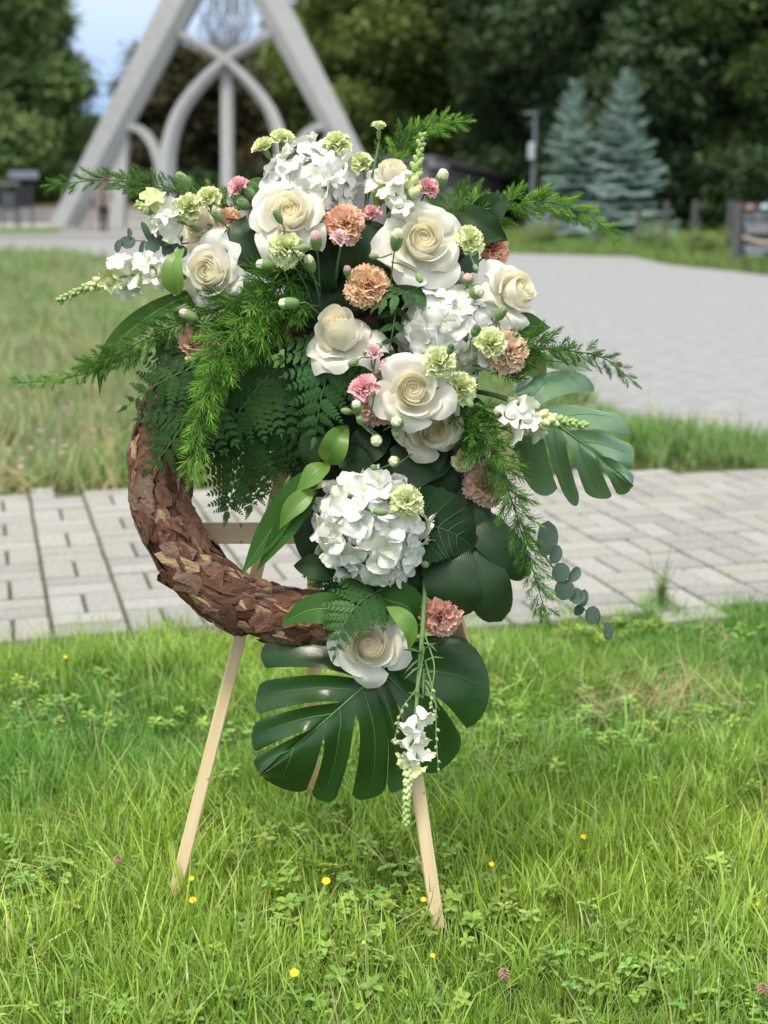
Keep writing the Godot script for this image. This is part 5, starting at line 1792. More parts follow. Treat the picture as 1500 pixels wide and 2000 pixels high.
	for k in 1100:
		var i := r.randi_range(-6, 22)
		var t := r.randf_range(-7, 8)
		var p := o + across * (0.2 * i) + along * (0.2 * t) if r.randf() < 0.6 else o + across * (0.2 * r.randf_range(-6, 22)) + along * (0.2 * r.randi_range(-7, 8))
		p.y = -0.015
		if r.randf() > 0.45 + 0.6 * absf(t - 1.0) / 5.0 and i > 3:
			continue
		if beyond_near(p) < 0 or beyond_far(p) > 0:
			continue
		wp.append(Transform3D(Basis(Vector3.UP, r.randf() * TAU) * r.randf_range(0.2, 0.6), p))
		wc.append(Color(0.9, 1.0, 0.8).lerp(Color(1.7, 1.1, 1.3), r.randf()))
	scatter(self, "weeds", kinds[3], g, wp, wc)
	# the plants that stand up at the path's edge
	var weed := thing("tall_weed", "bushy upright weed at the path's near edge on the right", "weed", Transform3D(Basis.IDENTITY, G(1290, 1190)))
	for k in 9:
		var mb := MB.new()
		var a := r.randf() * TAU
		var lean := Vector3(cos(a), 0, sin(a)) * r.randf_range(0.01, 0.06)
		var h := r.randf_range(0.08, 0.19)
		mb.tube([Vector3.ZERO, lean * 0.4 + Vector3.UP * h * 0.5, lean + Vector3.UP * h], radii(3, 0.0014, 0.0006), 4)
		for j in 22:
			var f := 0.2 + 0.8 * j / 22.0
			var p := lean * f * f + Vector3.UP * h * f
			var b := j * 2.399
			var d := Vector3(cos(b), 0.5, sin(b)) * 0.028 * (1.15 - f)
			var s := Vector3(-d.z, 0, d.x) * 0.14
			mb.face([p - s * 0.4, p + d * 0.5 - s, p + d, p + d * 0.5 + s, p + s * 0.4])
		part(weed, "leafy_stem", mb.commit(), M.fresh)
	# yellow flowers and clover heads
	var ym := leafy(Color(0.80, 0.56, 0.02), 0.55, 0.3)
	var spots := [[637, 1720, 1.15, "yellow flower between the easel's front legs"], [377, 1757, 1.0, "yellow flower pair member just right of the left leg's foot, lower one"], [374, 1714, 0.8, "yellow flower right of the left leg's foot, upper one"], [575, 1899, 1.1, "yellow flower nearest the lower edge of the lawn"], [827, 1755, 0.75, "yellow flower touching the right leg's foot"],
		[960, 1686, 0.75, "yellow flower right of the right leg, nearer to it"], [1140, 1633, 0.85, "yellow flower alone in the open lawn at right"], [128, 1282, 0.8, "blurred yellow flower near the path at left"], [845, 1864, 0.6, "small yellow flower in the clover below the right leg"], [710, 1838, 0.45, "tiny yellow bud of a flower in the clover between the legs"], [1482, 1764, 0.6, "yellow flower at the lawn's far right side"]]
	for q: Array in spots:
		var at := G(q[0], q[1], 0.045)
		var f := thing("yellow_wildflower", q[3], "wildflower", Transform3D(Basis.IDENTITY, Vector3(at.x, -0.03, at.z)), "yellow wildflowers in the grass")
		var st := MB.new()
		st.tube([Vector3.ZERO, Vector3(0.004, 0.04, 0), Vector3(0, 0.072, 0)], radii(3, 0.0008, 0.0006), 5)
		part(f, "stem", st.commit(), M.stem)
		for k in 5:
			var pts := PackedVector3Array()
			var len: float = 0.0060 * q[2]
			for j in 5:
				var b := j / 4.0
				for i in 5:
					var a := -1.0 + i / 2.0
					pts.append(Vector3(a * len * 0.55 * pow(sin(PI * clampf(0.08 + b * 0.75, 0, 1)), 0.7), len * (0.75 * b - 0.2 * b * b + 0.25 * a * a * b), len * b))
			var mb := MB.new()
			mb.grid(pts, 4, 4)
			part(f, "petal", mb.commit(), ym, Transform3D(Basis(Vector3.RIGHT, 0.5) * Basis(Vector3.UP, TAU * k / 5.0 + q[0]), Vector3(0, 0.072, 0)))
	for q: Array in [[985, 1893, "withered brown clover head below the right leg"], [1490, 1922, "withered brown clover head at the lawn's lower right"], [230, 1672, "withered clover head left of the left leg's foot"]]:
		var at := G(q[0], q[1], 0.05)
		var f := thing("clover_head", q[2], "clover", Transform3D(Basis.IDENTITY, Vector3(at.x, -0.03, at.z)), "withered clover heads in the grass")
		var st := MB.new()
		st.tube([Vector3.ZERO, Vector3(0.003, 0.04, 0), Vector3(0, 0.074, 0)], radii(3, 0.0009, 0.0007), 5)
		part(f, "stem", st.commit(), M.stem)
		var mb := MB.new()
		for k in 46:
			var y := 1.0 - 2.0 * (k + 0.5) / 46
			var s := sqrt(1 - y * y)
			var d := Vector3(s * cos(k * 2.399), y, s * sin(k * 2.399))
			var x := d.cross(Vector3(0.3, 1, 0.2)).normalized() * 0.0018
			mb.face([d * 0.002 - x, d * 0.007 - x + Vector3(0, -0.002, 0), d * 0.0095 + Vector3(0, -0.004, 0), d * 0.007 + x + Vector3(0, -0.002, 0), d * 0.002 + x])
		part(f, "florets", mb.commit(), M.withered, Transform3D(Basis.IDENTITY, Vector3(0, 0.076, 0)))


# ---------------------------------------------------------------- the monument

func beam(mb: MB, path: PackedVector3Array, w: Array, d: Array, chamfer := 0.0, flip := 1.0) -> void:
	# a concrete rib in a plane across the view: w in the plane, d along z; the chamfer is on its outer front edge
	var m := path.size()
	var prof := PackedVector2Array()
	if chamfer > 0.0:
		prof = [Vector2(-0.5, 0.5), Vector2(0.5 - chamfer, 0.5), Vector2(0.5, 0.5 - chamfer * 0.9), Vector2(0.5, -0.5), Vector2(-0.5, -0.5)]
	else:
		prof = [Vector2(-0.5, 0.5), Vector2(0.5, 0.5), Vector2(0.5, -0.5), Vector2(-0.5, -0.5)]
	var n := prof.size()
	for k in n:
		var a := prof[k]
		var b := prof[(k + 1) % n]
		var pts := PackedVector3Array()
		for j in m:
			var t := (path[mini(j + 1, m - 1)] - path[maxi(j - 1, 0)]).normalized()
			var out := t.cross(Vector3.BACK).normalized() * flip
			var f := float(j) / (m - 1)
			var ww := lerpf(w[0], w[1], f)
			var dd := lerpf(d[0], d[1], f)
			for c: Vector2 in [a, b]:
				pts.append(path[j] + out * c.x * ww + Vector3.BACK * c.y * dd)
		mb.grid(pts, 1, m - 1)


func monument() -> void:
	var z := 50.0
	var at := P(441, 447, z)
	at.y = 0.0
	var o := thing("arch_monument", "tall pale concrete A shaped arch with pointed ribs across the road", "monument", Transform3D(Basis.IDENTITY, at))
	var c := stone_mat(Color(0.39, 0.405, 0.405), 81, 0.12, 0.09)
	var k := z / FOCAL
	var p := func(u: float, v: float, dz := 0.0) -> Vector3: return P(u, v, z) - at + Vector3(0, 0, dz)
	for s: float in [-1.0, 1.0]:
		var mu := func(u: float) -> float: return 441.0 + (u - 441.0) * -s
		var leg := MB.new()
		var a: Vector3 = p.call(mu.call(118), 452)
		var b: Vector3 = p.call(441, -166)
		a.y = -0.1
		var pts := PackedVector3Array()
		for j in 9:
			pts.append(a.lerp(b, j / 8.0))
		beam(leg, pts, [46 * k * 0.9, 78 * k * 0.9], [1.0, 1.0], 0.36, -s)
		part(o, "leg", leg.commit(), c)
		var post := MB.new()
		a = p.call(mu.call(227), 455, -0.3)
		b = p.call(mu.call(234), 235, -0.3)
		a.y = -0.1
		beam(post, PackedVector3Array([a, a.lerp(b, 0.5), b]), [26 * k, 34 * k], [0.7, 0.7])
		part(o, "inner_post", post.commit(), c)
		var rib := MB.new()
		a = p.call(mu.call(326), 455, 0.1)
		a.y = -0.1
		var line := spline([a, p.call(mu.call(327), 340, 0.1), p.call(mu.call(333), 280, 0.1), p.call(mu.call(352), 222, 0.1), p.call(mu.call(390), 168, 0.1), p.call(mu.call(445), 117, 0.1), p.call(mu.call(498), 85, 0.1), p.call(mu.call(530), 70, 0.1)], 40)
		beam(rib, line, [31 * k, 15 * k], [0.85, 0.6], 0.4, -s)
		part(o, "pointed_rib", rib.commit(), c)
		var side := MB.new()
		line = spline([p.call(mu.call(238), 246, 0.0), p.call(mu.call(268), 250, 0.0), p.call(mu.call(293), 272, 0.0), p.call(mu.call(309), 310, 0.0), p.call(mu.call(316), 360, 0.0)], 20)
		beam(side, line, [13 * k, 18 * k], [0.5, 0.5])
		part(o, "side_rib", side.commit(), c)
	var post := MB.new()
	var a: Vector3 = p.call(443, 455, -0.2)
	a.y = -0.1
	beam(post, PackedVector3Array([a, p.call(443, 300, -0.2), p.call(443, 140, -0.2)]), [23 * k, 23 * k], [0.4, 0.4], 0.3, 1.0)
	part(o, "centre_post", post.commit(), c)
	var thin := mat(Color(0.12, 0.135, 0.145), 0.5)
	var r := RandomNumberGenerator.new()
	r.seed = 12
	for j in 51:
		var rod := MB.new()
		var f := (j % 17) / 16.0 * 2.0 - 1.0
		var top := -130.0 + r.randf_range(-10, 30)
		var sway := r.randf_range(-16, 16)
		var line := spline([p.call(441 + f * 10, 116), p.call(441 + f * 42 + sway, 62), p.call(441 + f * 46 - sway, 10), p.call(441 + f * 34 + sway * 0.6, -40), p.call(441 + f * 16, top)], 18)
		rod.tube(line, radii(19, 0.02, 0.014), 4)
		part(o, "rod", rod.commit(), thin)


# ---------------------------------------------------------------- trees

func make_leaf_clump(sd: int, n: int, size: float, leaf_len: float) -> ArrayMesh:
	var r := RandomNumberGenerator.new()
	r.seed = sd
	var mb := MB.new()
	for k in n:
		var p := Vector3(r.randfn(0, 0.5), r.randfn(0, 0.32), r.randfn(0, 0.5)) * size
		var d := Vector3(r.randf_range(-1, 1), r.randf_range(-0.8, 0.5), r.randf_range(-1, 1)).normalized() * leaf_len * r.randf_range(0.7, 1.2)
		var s := d.cross(Vector3(r.randf_range(-0.5, 0.5), 1, r.randf_range(-0.5, 0.5))).normalized() * d.length() * 0.34
		mb.face([p, p + d * 0.45 - s, p + d, p + d * 0.45 + s])
	return mb.commit()


func tree(called: String, label: String, group: String, base: Vector3, tall: float, bare: float, wide: float, leaf_m: Material, n: int, sd: int, clump := 0.55, lobes := 16) -> void:
	var r := RandomNumberGenerator.new()
	r.seed = sd
	var o := thing(called, label, "tree", Transform3D(Basis.IDENTITY, base), group)
	var mb := MB.new()
	var lean := Vector3(r.randf_range(-0.4, 0.4), 0, r.randf_range(-0.4, 0.4))
	mb.tube(spline([Vector3(0, -0.2, 0), Vector3(lean.x * 0.3, tall * 0.35, lean.z * 0.3), lean + Vector3(0, tall * 0.85, 0)], 8), radii(9, tall * 0.022, tall * 0.006), 8)
	part(o, "trunk", mb.commit(), M.trunk)
	var centres := []
	for k in lobes:
		var h := bare + (tall - bare) * (k + r.randf()) / lobes
		var f := (h - bare) / (tall - bare)
		var out := wide * (0.35 + 0.65 * sin(PI * clampf(0.12 + f * 0.86, 0, 1))) * r.randf_range(0.45, 0.85)
		var a := k * 2.39996 + r.randf_range(-0.5, 0.5)
		var c := Vector3(cos(a) * out, h, sin(a) * out)
		centres.append([c, wide * r.randf_range(0.30, 0.52)])
		var limb := MB.new()
		var from := Vector3(lean.x * f, maxf(bare * 0.6, h - out * 0.7), lean.z * f)
		limb.tube(spline([from, from.lerp(c, 0.5) + Vector3(0, 0.2, 0), c], 5), radii(6, tall * 0.006, 0.02), 5)
		part(o, "limb", limb.commit(), M.trunk)
	var places := []
	var cols := []
	for k in n:
		var c: Array = centres[r.randi() % centres.size()]
		var d := Vector3(r.randfn(0, 1), r.randfn(0, 1), r.randfn(0, 1)).normalized()
		d.y = d.y * 0.75 + 0.12
		var p: Vector3 = c[0] + d * c[1] * pow(r.randf(), 0.4) * r.randf_range(0.85, 1.2)
		p.y = maxf(p.y, 0.4)
		places.append(Transform3D(Basis(Vector3.UP, r.randf() * TAU) * Basis(Vector3.RIGHT, r.randf_range(-0.5, 0.5)) * (clump * r.randf_range(0.7, 1.4)), p))
		var t := r.randf_range(0.7, 1.3)
		cols.append(Color(t * r.randf_range(0.9, 1.15), t, t * 0.95))
	scatter(o, "crown", M.clumps[r.randi() % M.clumps.size()], leaf_m, places, cols)


func spruce(label: String, base: Vector3, tall: float, wide: float, sd: int) -> void:
	var r := RandomNumberGenerator.new()
	r.seed = sd
	var o := thing("blue_spruce", label, "tree", Transform3D(Basis.IDENTITY, base), "pair of blue spruces behind the fence")
	var mb := MB.new()
	mb.tube([Vector3(0, -0.2, 0), Vector3(0, tall * 0.5, 0), Vector3(0, tall * 0.97, 0)], radii(3, tall * 0.018, 0.01), 7)
	part(o, "trunk", mb.commit(), M.trunk)
	if not M.has("bough"):
		# a flat spray along +Z, unit length, thick with needles
		var b := MB.new()
		b.tube([Vector3.ZERO, Vector3(0, -0.03, 0.5), Vector3(0, 0.04, 1.0)], radii(3, 0.02, 0.006), 4)
		var rr := RandomNumberGenerator.new()
		rr.seed = 3
		for k in 15:
			var f := 0.12 + 0.88 * k / 15.0
			for s: float in [-1.0, 1.0]:
				var base_p := Vector3(0, -0.03 * sin(PI * f), f)
				var len := 0.34 * (1.1 - f)
				var dir := Vector3(s * 0.8, -0.10, 0.62).normalized()
				for j in 9:
					var p := base_p + dir * len * (j / 8.0)
					for q in 4:
						var d := Vector3(rr.randf_range(-1, 1), rr.randf_range(-0.2, 1.0), rr.randf_range(-0.4, 1.0)).normalized() * 0.055
						var sd2 := d.cross(Vector3(0.2, 1, 0.4)).normalized() * 0.009
						b.face([p - sd2, p + d, p + sd2])
		M.bough = b.commit()
	var places := []
	var cols := []
	var h := 0.25
	var whorl := 0
	while h < tall * 0.97:
		var f := h / tall
		var reach := wide * pow(1.0 - f, 0.8) + 0.10
		var n := int(lerpf(15, 6, f))
		for k in n:
			var a := TAU * k / n + whorl * 0.7 + r.randf_range(-0.25, 0.25)
			var rise := lerpf(-0.12, 0.75, pow(f, 1.5)) + r.randf_range(-0.12, 0.12)
			var z := Vector3(cos(a) * cos(rise), sin(rise), sin(a) * cos(rise))
			var x := Vector3.UP.cross(z).normalized()
			var len := reach * r.randf_range(0.55, 1.28)
			places.append(Transform3D(Basis(x, z.cross(x), z) * len, Vector3(0, h, 0)))
			var t := r.randf_range(0.75, 1.3)
			cols.append(Color(t, t, t * 1.05))
		h += lerpf(0.26, 0.14, f) * tall / 4.5
		whorl += 1
	scatter(o, "crown", M.bough, M.spruce, places, cols)


func backdrop() -> void:
	M.trunk = mat(Color(0.055, 0.042, 0.032), 0.9)
	M.clumps = [make_leaf_clump(1, 26, 1.0, 0.42), make_leaf_clump(2, 30, 1.0, 0.38), make_leaf_clump(3, 24, 1.05, 0.46)]
	M.oak = leafy(Color(0.132, 0.210, 0.074), 0.6, 0.55, 0.25)
	M.oak.vertex_color_use_as_albedo = true
	M.lime_tree = leafy(Color(0.20, 0.275, 0.090), 0.6, 0.6, 0.25)
	M.lime_tree.vertex_color_use_as_albedo = true
	M.dark_tree = leafy(Color(0.074, 0.124, 0.060), 0.6, 0.5, 0.25)
	M.dark_tree.vertex_color_use_as_albedo = true
	M.copper = leafy(Color(0.105, 0.098, 0.056), 0.6, 0.4, 0.25)
	M.copper.vertex_color_use_as_albedo = true
	M.spruce = leafy(Color(0.40, 0.53, 0.49), 0.7, 0.5, 0.2)
	M.spruce.vertex_color_use_as_albedo = true
	var g := func(u: float, z: float) -> Vector3:
		var q := P(u, 400, z)
		return Vector3(q.x, 0, q.z)
	var gl := "broadleaf trees left of the monument"
	tree("broadleaf_tree", "green tree at the far left edge, nearest the monument's left leg", gl, g.call(40, 60), 9.4, 1.2, 3.0, M.oak, 3600, 1, 0.5)
	tree("broadleaf_tree", "tall tree behind the leftmost one, cut by the frame", gl, g.call(-110, 64), 14, 1.5, 4.6, M.oak, 4200, 2, 0.55)
	tree("broadleaf_tree", "leafy bough of the tree hanging over the upper left corner", gl, g.call(-40, 42), 11.5, 5.2, 3.3, M.oak, 2600, 3, 0.42)
	tree("broadleaf_tree", "low distant tree seen between the left leg and the left crown", gl, g.call(175, 95), 5.4, 0.6, 3.0, M.dark_tree, 2200, 4, 0.6)
	tree("broadleaf_tree", "wide tree beyond the photograph's left side, near the road", gl, g.call(-420, 60), 12, 1.4, 4.4, M.oak, 3000, 5, 0.6)
	tree("broadleaf_tree", "darker tree beyond the photograph's left side, second from the edge", gl, g.call(-760, 66), 13, 1.4, 4.6, M.dark_tree, 3000, 6, 0.65)
	tree("broadleaf_tree", "outermost tree beyond the photograph's left side", gl, g.call(-1150, 62), 12, 1.2, 4.6, M.oak, 3000, 7, 0.65)
	gl = "copper leaved trees behind the arch"
	tree("copper_tree", "brown leaved tree behind the arch, left of its centre post", gl, g.call(330, 72), 7.9, 0.8, 2.9, M.copper, 3200, 11, 0.5)
	tree("copper_tree", "brown leaved tree behind the arch, right of its centre post", gl, g.call(478, 74), 8.0, 0.8, 3.0, M.copper, 3400, 12, 0.5)
	tree("copper_tree", "green brown tree behind the monument's right leg", gl, g.call(595, 70), 9.0, 0.8, 2.6, M.copper, 2800, 13, 0.5)
	tree("broadleaf_tree", "green tree top behind the copper ones inside the arch", gl, g.call(400, 86), 8.4, 1.0, 3.6, M.oak, 2600, 14, 0.6)
	gl = "tall forest trees at the right"
	var fs := [[705, 66, 17, 1.0, 4.2, 1, "yellow green forest tree beside the monument's right leg"], [800, 70, 18, 1.2, 4.6, 1, "yellow green forest tree over the grey building's left end"], [930, 74, 18, 0.8, 5.0, 0, "green forest tree over the grey building's right end"],
		[1080, 60, 17, 1.0, 4.6, 2, "dark forest tree behind the lamp post"], [1230, 56, 17, 0.8, 4.6, 2, "dark forest tree behind the blue spruces"], [1390, 52, 17, 0.8, 4.6, 2, "dark forest tree between the spruces and the sign"], [1530, 50, 18, 1.0, 4.4, 0, "forest tree behind the sign at the right edge"],
		[790, 84, 20, 0.8, 5.0, 2, "dark tree filling the gap between the two yellow green ones"], [1010, 86, 20, 0.6, 5.2, 2, "dark tree deep in the forest behind the building"], [1310, 72, 20, 0.6, 5.0, 2, "dark tree deep in the forest behind the fence"], [1470, 64, 20, 0.6, 5.0, 2, "dark tree deep in the forest behind the sign"], [1660, 54, 18, 0.8, 4.6, 2, "dark tree beyond the sign, outside edge of the forest"], [1150, 80, 20, 0.6, 5.0, 2, "dark tree deep in the forest above the spruces"], [880, 92, 21, 0.5, 5.4, 2, "dark tree farthest back above the building"]]
	var sd := 30
	for q: Array in fs:
		sd += 1
		tree("forest_tree", q[6], gl, g.call(q[0], q[1]), q[2], q[3], q[4], [M.oak, M.lime_tree, M.dark_tree][q[5]], 8200, sd, 0.52, 26)
	# dark undergrowth at the forest's foot
	var up := []
	var uc := []
	var r := RandomNumberGenerator.new()
	r.seed = 8
	for k in 5200:
		var u := r.randf_range(620, 1760)
		var z := r.randf_range(58, 78) - maxf(0.0, u - 1000) * 0.030
		var p: Vector3 = g.call(u, z)
		p.y = 2.6 * pow(r.randf(), 1.3)
		up.append(Transform3D(Basis(Vector3.UP, r.randf() * TAU) * r.randf_range(0.4, 0.8), p))
		var t := r.randf_range(0.6, 1.1)
		uc.append(Color(t, t, t))
	for k in 6000:
		var u := r.randf_range(-1500, 640) if k % 2 == 0 else r.randf_range(-200, 640)
		var z := r.randf_range(66, 84)
		var p: Vector3 = g.call(u, z)
		p.y = 2.4 * pow(r.randf(), 1.3)
		up.append(Transform3D(Basis(Vector3.UP, r.randf() * TAU) * r.randf_range(0.4, 0.8), p))
		var t := r.randf_range(0.6, 1.1)
		uc.append(Color(t, t, t))
	scatter(self, "undergrowth", M.clumps[1], M.dark_tree, up, uc)
	spruce("blue spruce nearer the lamp post, the slimmer of the two", g.call(1117, 40), 4.45, 1.15, 5)
	spruce("blue spruce nearer the sign, the broader of the two", g.call(1214, 39), 4.55, 1.35, 6)
	# grey building
	var a := P(838, 385, 46.0)
	var b := P(1035, 385, 64.0)
	a.y = 0; b.y = 0
	var d := (b - a)
	var len := d.length()
	d = d.normalized()
	var x := Transform3D(Basis(d, Vector3.UP, d.cross(Vector3.UP)), a)
	var house := thing("grey_building", "low grey building with a sloping roof under the forest", "building", x)
	var wall := stone_mat(Color(0.17, 0.165, 0.172), 91, 0.4, 0.05)
	var trim := mat(Color(0.52, 0.53, 0.55), 0.7)
	var front := d.cross(Vector3.UP)
	var f := 1.0 if front.dot(eye - a) > 0 else -1.0
	var ha := 2.28
	var hb := 1.62
	var mb := MB.new()
	var dep := -5.0 * f
	var v := [Vector3(0, 0, 0), Vector3(len, 0, 0), Vector3(len, hb, 0), Vector3(0, ha, 0), Vector3(0, 0, dep), Vector3(len, 0, dep), Vector3(len, hb, dep), Vector3(0, ha, dep)]
	for q: Array in [[0, 1, 2, 3], [4, 7, 6, 5], [0, 3, 7, 4], [1, 5, 6, 2]]:
		mb.face(q.map(func(i): return v[i]))
	part(house, "wall", mb.commit(), wall)
	var roof := MB.new()
	var slope := atan2(hb - ha, len)
	roof.box(Transform3D(Basis(Vector3.BACK, slope), Vector3(len * 0.5, (ha + hb) * 0.5 + 0.06, dep * 0.5)), Vector3(len + 0.4, 0.12, 5.5), 0.01)
	part(house, "roof", roof.commit(), mat(Color(0.14, 0.14, 0.15), 0.8))
	var fascia := MB.new()
	fascia.box(Transform3D(Basis(Vector3.BACK, slope), Vector3(1.0, ha - 0.10, 0.10 * f)), Vector3(2.2, 0.26, 0.12), 0.01)
	part(house, "fascia", fascia.commit(), trim)
	for q: Array in [[3.0, 0.95, 0.9], [7.6, 0.85, 1.0]]:
		var w := part(house, "window", null, trim, Transform3D(Basis.IDENTITY, Vector3(q[0], q[1], 0.03 * f)))
		var wm := MB.new()
		for s: Array in [[0, 0.42, 1.0, 0.08], [0, -0.42, 1.0, 0.08], [-0.46, 0, 0.08, 0.76], [0.46, 0, 0.08, 0.76], [0, 0, 0.06, 0.76]]:
			wm.box(Transform3D(Basis.IDENTITY, Vector3(s[0], s[1], 0)), Vector3(s[2], s[3], 0.06))
		w.mesh = wm.commit()
		var pm := MB.new()
		pm.box(Transform3D.IDENTITY, Vector3(0.86, 0.78, 0.02))
		part(w, "pane", pm.commit(), M.glass)
	# lamp post
	var lb: Vector3 = g.call(1037, 37)
	var lamp := thing("lamp_post", "slim grey lamp post left of the blue spruces", "lamp post", Transform3D(Basis(Vector3.BACK, -0.022), lb))
	var grey := mat(Color(0.15, 0.165, 0.18), 0.5)
	var pole := MB.new()
	pole.lathe([Vector2(0.065, 0), Vector2(0.055, 0.6), Vector2(0.04, 3.2), Vector2(0.035, 3.22)], 12)
	part(lamp, "pole", pole.commit(), grey)
	var head := MB.new()
	head.box(Transform3D(Basis.IDENTITY, Vector3(-0.12, 3.22, 0)), Vector3(0.36, 0.06, 0.14), 0.02)
	part(lamp, "lamp_head", head.commit(), grey)
	var boxm := MB.new()
	boxm.box(Transform3D(Basis.IDENTITY, Vector3(-0.08, 2.28, 0.08)), Vector3(0.16, 0.42, 0.16), 0.02)
	part(lamp, "control_box", boxm.commit(), mat(Color(0.42, 0.44, 0.46), 0.5))
	# fence
	var fence := thing("post_fence", "row of dark round wooden fence posts along the forest edge", "fence", Transform3D(Basis.IDENTITY, g.call(1245, 33)))
	var fm := mat(Color(0.080, 0.076, 0.074), 0.85)
	var last := Vector3.ZERO
	var rails := [[1075, 36.5, 0.92], [1170, 34.8, 0.95], [1247, 33.4, 0.98], [1300, 32.6, 1.02], [1356, 31.8, 1.05], [1425, 30.4, 1.05], [1500, 29, 1.05], [1600, 27.5, 1.05]]
	for k in rails.size():
		var q: Array = rails[k]
		var at: Vector3 = g.call(q[0], q[1]) - fence.position
		var pm := MB.new()
		pm.lathe([Vector2(0.07, -0.1), Vector2(0.068, q[2] - 0.03), Vector2(0.05, q[2]), Vector2(0.001, q[2] + 0.01)], 10)
		part(fence, "post", pm.commit(), fm, Transform3D(Basis(Vector3.BACK, -0.03), at))
		last = at
	# bushes by the fence
	var bi := 0
	for q: Array in [[1270, 31.5, 0.5, "low leafy bush by the fence under the broad spruce"], [1060, 35, 0.45, "low bush at the lamp post's foot"], [1375, 30.3, 0.35, "small dry bush at the fence beside the sign"]]:
		bi += 1
		var bush := thing("bush", q[3], "bush", Transform3D(Basis.IDENTITY, g.call(q[0], q[1])), "bushes along the fence")
		var bp := []
		for k in 90:
			bp.append(Transform3D(Basis(Vector3.UP, r.randf() * TAU) * 0.13, Vector3(r.randfn(0, 0.42), absf(r.randfn(0.35, 0.25)), r.randfn(0, 0.3)) * q[2] * 1.4))
		scatter(bush, "leaves", M.clumps[bi % 3], M.oak, bp)
		var tw := MB.new()
		tw.tube([Vector3.ZERO, Vector3(0.03, 0.2, 0), Vector3(0, 0.4, 0)], radii(3, 0.02, 0.01), 5)
		part(bush, "stem", tw.commit(), M.trunk)
	# sign board
	var sb := g.call(1442, 25.5) as Vector3
	var sign := thing("notice_sign", "dark framed notice board on posts at the right edge", "sign", Transform3D(Basis(Vector3.UP, -0.12), sb))
	var frame := mat(Color(0.10, 0.10, 0.105), 0.7)
	for q: Array in [[0.0, "post"], [1.35, "post"]]:
		var pm := MB.new()
		pm.box(Transform3D(Basis.IDENTITY, Vector3(q[0], 0.5, 0)), Vector3(0.13, 1.05, 0.13), 0.012)
		part(sign, "post", pm.commit(), frame)
	var bm := MB.new()
	bm.box(Transform3D(Basis.IDENTITY, Vector3(0.68, 0.56, 0.04)), Vector3(1.22, 0.92, 0.05), 0.008)
	part(sign, "board", bm.commit(), mat(Color(0.030, 0.034, 0.042), 0.5))
	var pale := mat(Color(0.27, 0.28, 0.31), 0.6)
	for q: Array in [[0.42, 0.80, 0.62, 0.10], [0.46, 0.66, 0.70, 0.07], [0.36, 0.55, 0.42, 0.11], [0.48, 0.22, 0.66, 0.11], [0.34, 0.12, 0.3, 0.05]]:
		var pm := MB.new()
		pm.box(Transform3D(Basis.IDENTITY, Vector3(q[0], q[1], 0.07)), Vector3(q[2], q[3], 0.012), 0.003)
		part(sign, "notice_panel", pm.commit(), pale)
	var band := MB.new()
	var bl := PackedVector3Array()
	for k in 13:
		var t := k / 12.0
		bl.append(Vector3(0.10 + 0.85 * t, 0.42 - 0.10 * sin(PI * t), 0.075))
	band.tube(bl, radii(13, 0.035, 0.035), 6)
	part(sign, "pale_band", band.commit(), mat(Color(0.50, 0.42, 0.28), 0.7))
	for q: Array in [[0.20, 0.93, Color(0.26, 0.17, 0.12)], [0.46, 0.94, Color(0.36, 0.43, 0.46)], [0.66, 0.93, Color(0.26, 0.23, 0.22)]]:
		var pm := MB.new()
		pm.lathe([Vector2(0.001, -0.07), Vector2(0.08, -0.05), Vector2(0.10, 0.0), Vector2(0.06, 0.05), Vector2(0.001, 0.06)], 12)
		part(sign, "ornament", pm.commit(), mat(q[2], 0.7), Transform3D(Basis.IDENTITY, Vector3(q[0], q[1], 0.10)))
	# street furniture at the far left
	var bin := thing("litter_bin", "grey litter bin on a post at the far left of the road", "bin", Transform3D(Basis.IDENTITY, g.call(17, 44) + Vector3(0, 0.1, 0)))
	var bm2 := MB.new()
	bm2.lathe([Vector2(0.001, 0.62), Vector2(0.17, 0.64), Vector2(0.22, 1.15), Vector2(0.2, 1.15), Vector2(0.16, 0.7)], 14)
	part(bin, "bucket", bm2.commit(), mat(Color(0.13, 0.16, 0.18), 0.6))
	var lid := MB.new()
	lid.box(Transform3D(Basis.IDENTITY, Vector3(0, 1.42, 0)), Vector3(0.6, 0.12, 0.42), 0.02)
	part(bin, "canopy", lid.commit(), mat(Color(0.22, 0.22, 0.21), 0.6))
	for s: float in [-0.2, 0.2]:
		var pm := MB.new()
		pm.tube([Vector3(s, -0.05, 0), Vector3(s, 1.4, 0)], radii(2, 0.025, 0.025), 6)
		part(bin, "post", pm.commit(), mat(Color(0.05, 0.05, 0.055), 0.6))
	var stand := thing("roofed_stand", "dark stand with a pale flat roof beside the litter bin", "stand", Transform3D(Basis.IDENTITY, g.call(49, 46) + Vector3(0, 0.1, 0)))
	var rm := MB.new()
	rm.box(Transform3D(Basis.IDENTITY, Vector3(0, 1.72, 0)), Vector3(0.82, 0.24, 0.6), 0.03)
	part(stand, "roof", rm.commit(), mat(Color(0.36, 0.38, 0.46), 0.6))
	var body := MB.new()
	body.box(Transform3D(Basis.IDENTITY, Vector3(0, 1.05, 0)), Vector3(0.5, 0.7, 0.3), 0.02)
	part(stand, "cabinet", body.commit(), mat(Color(0.035, 0.035, 0.038), 0.6))
	for s: float in [-0.22, 0.22]:
		var pm := MB.new()
		pm.tube([Vector3(s, -0.05, 0), Vector3(s, 1.62, 0)], radii(2, 0.03, 0.03), 6)
		part(stand, "post", pm.commit(), mat(Color(0.06, 0.06, 0.065), 0.6))
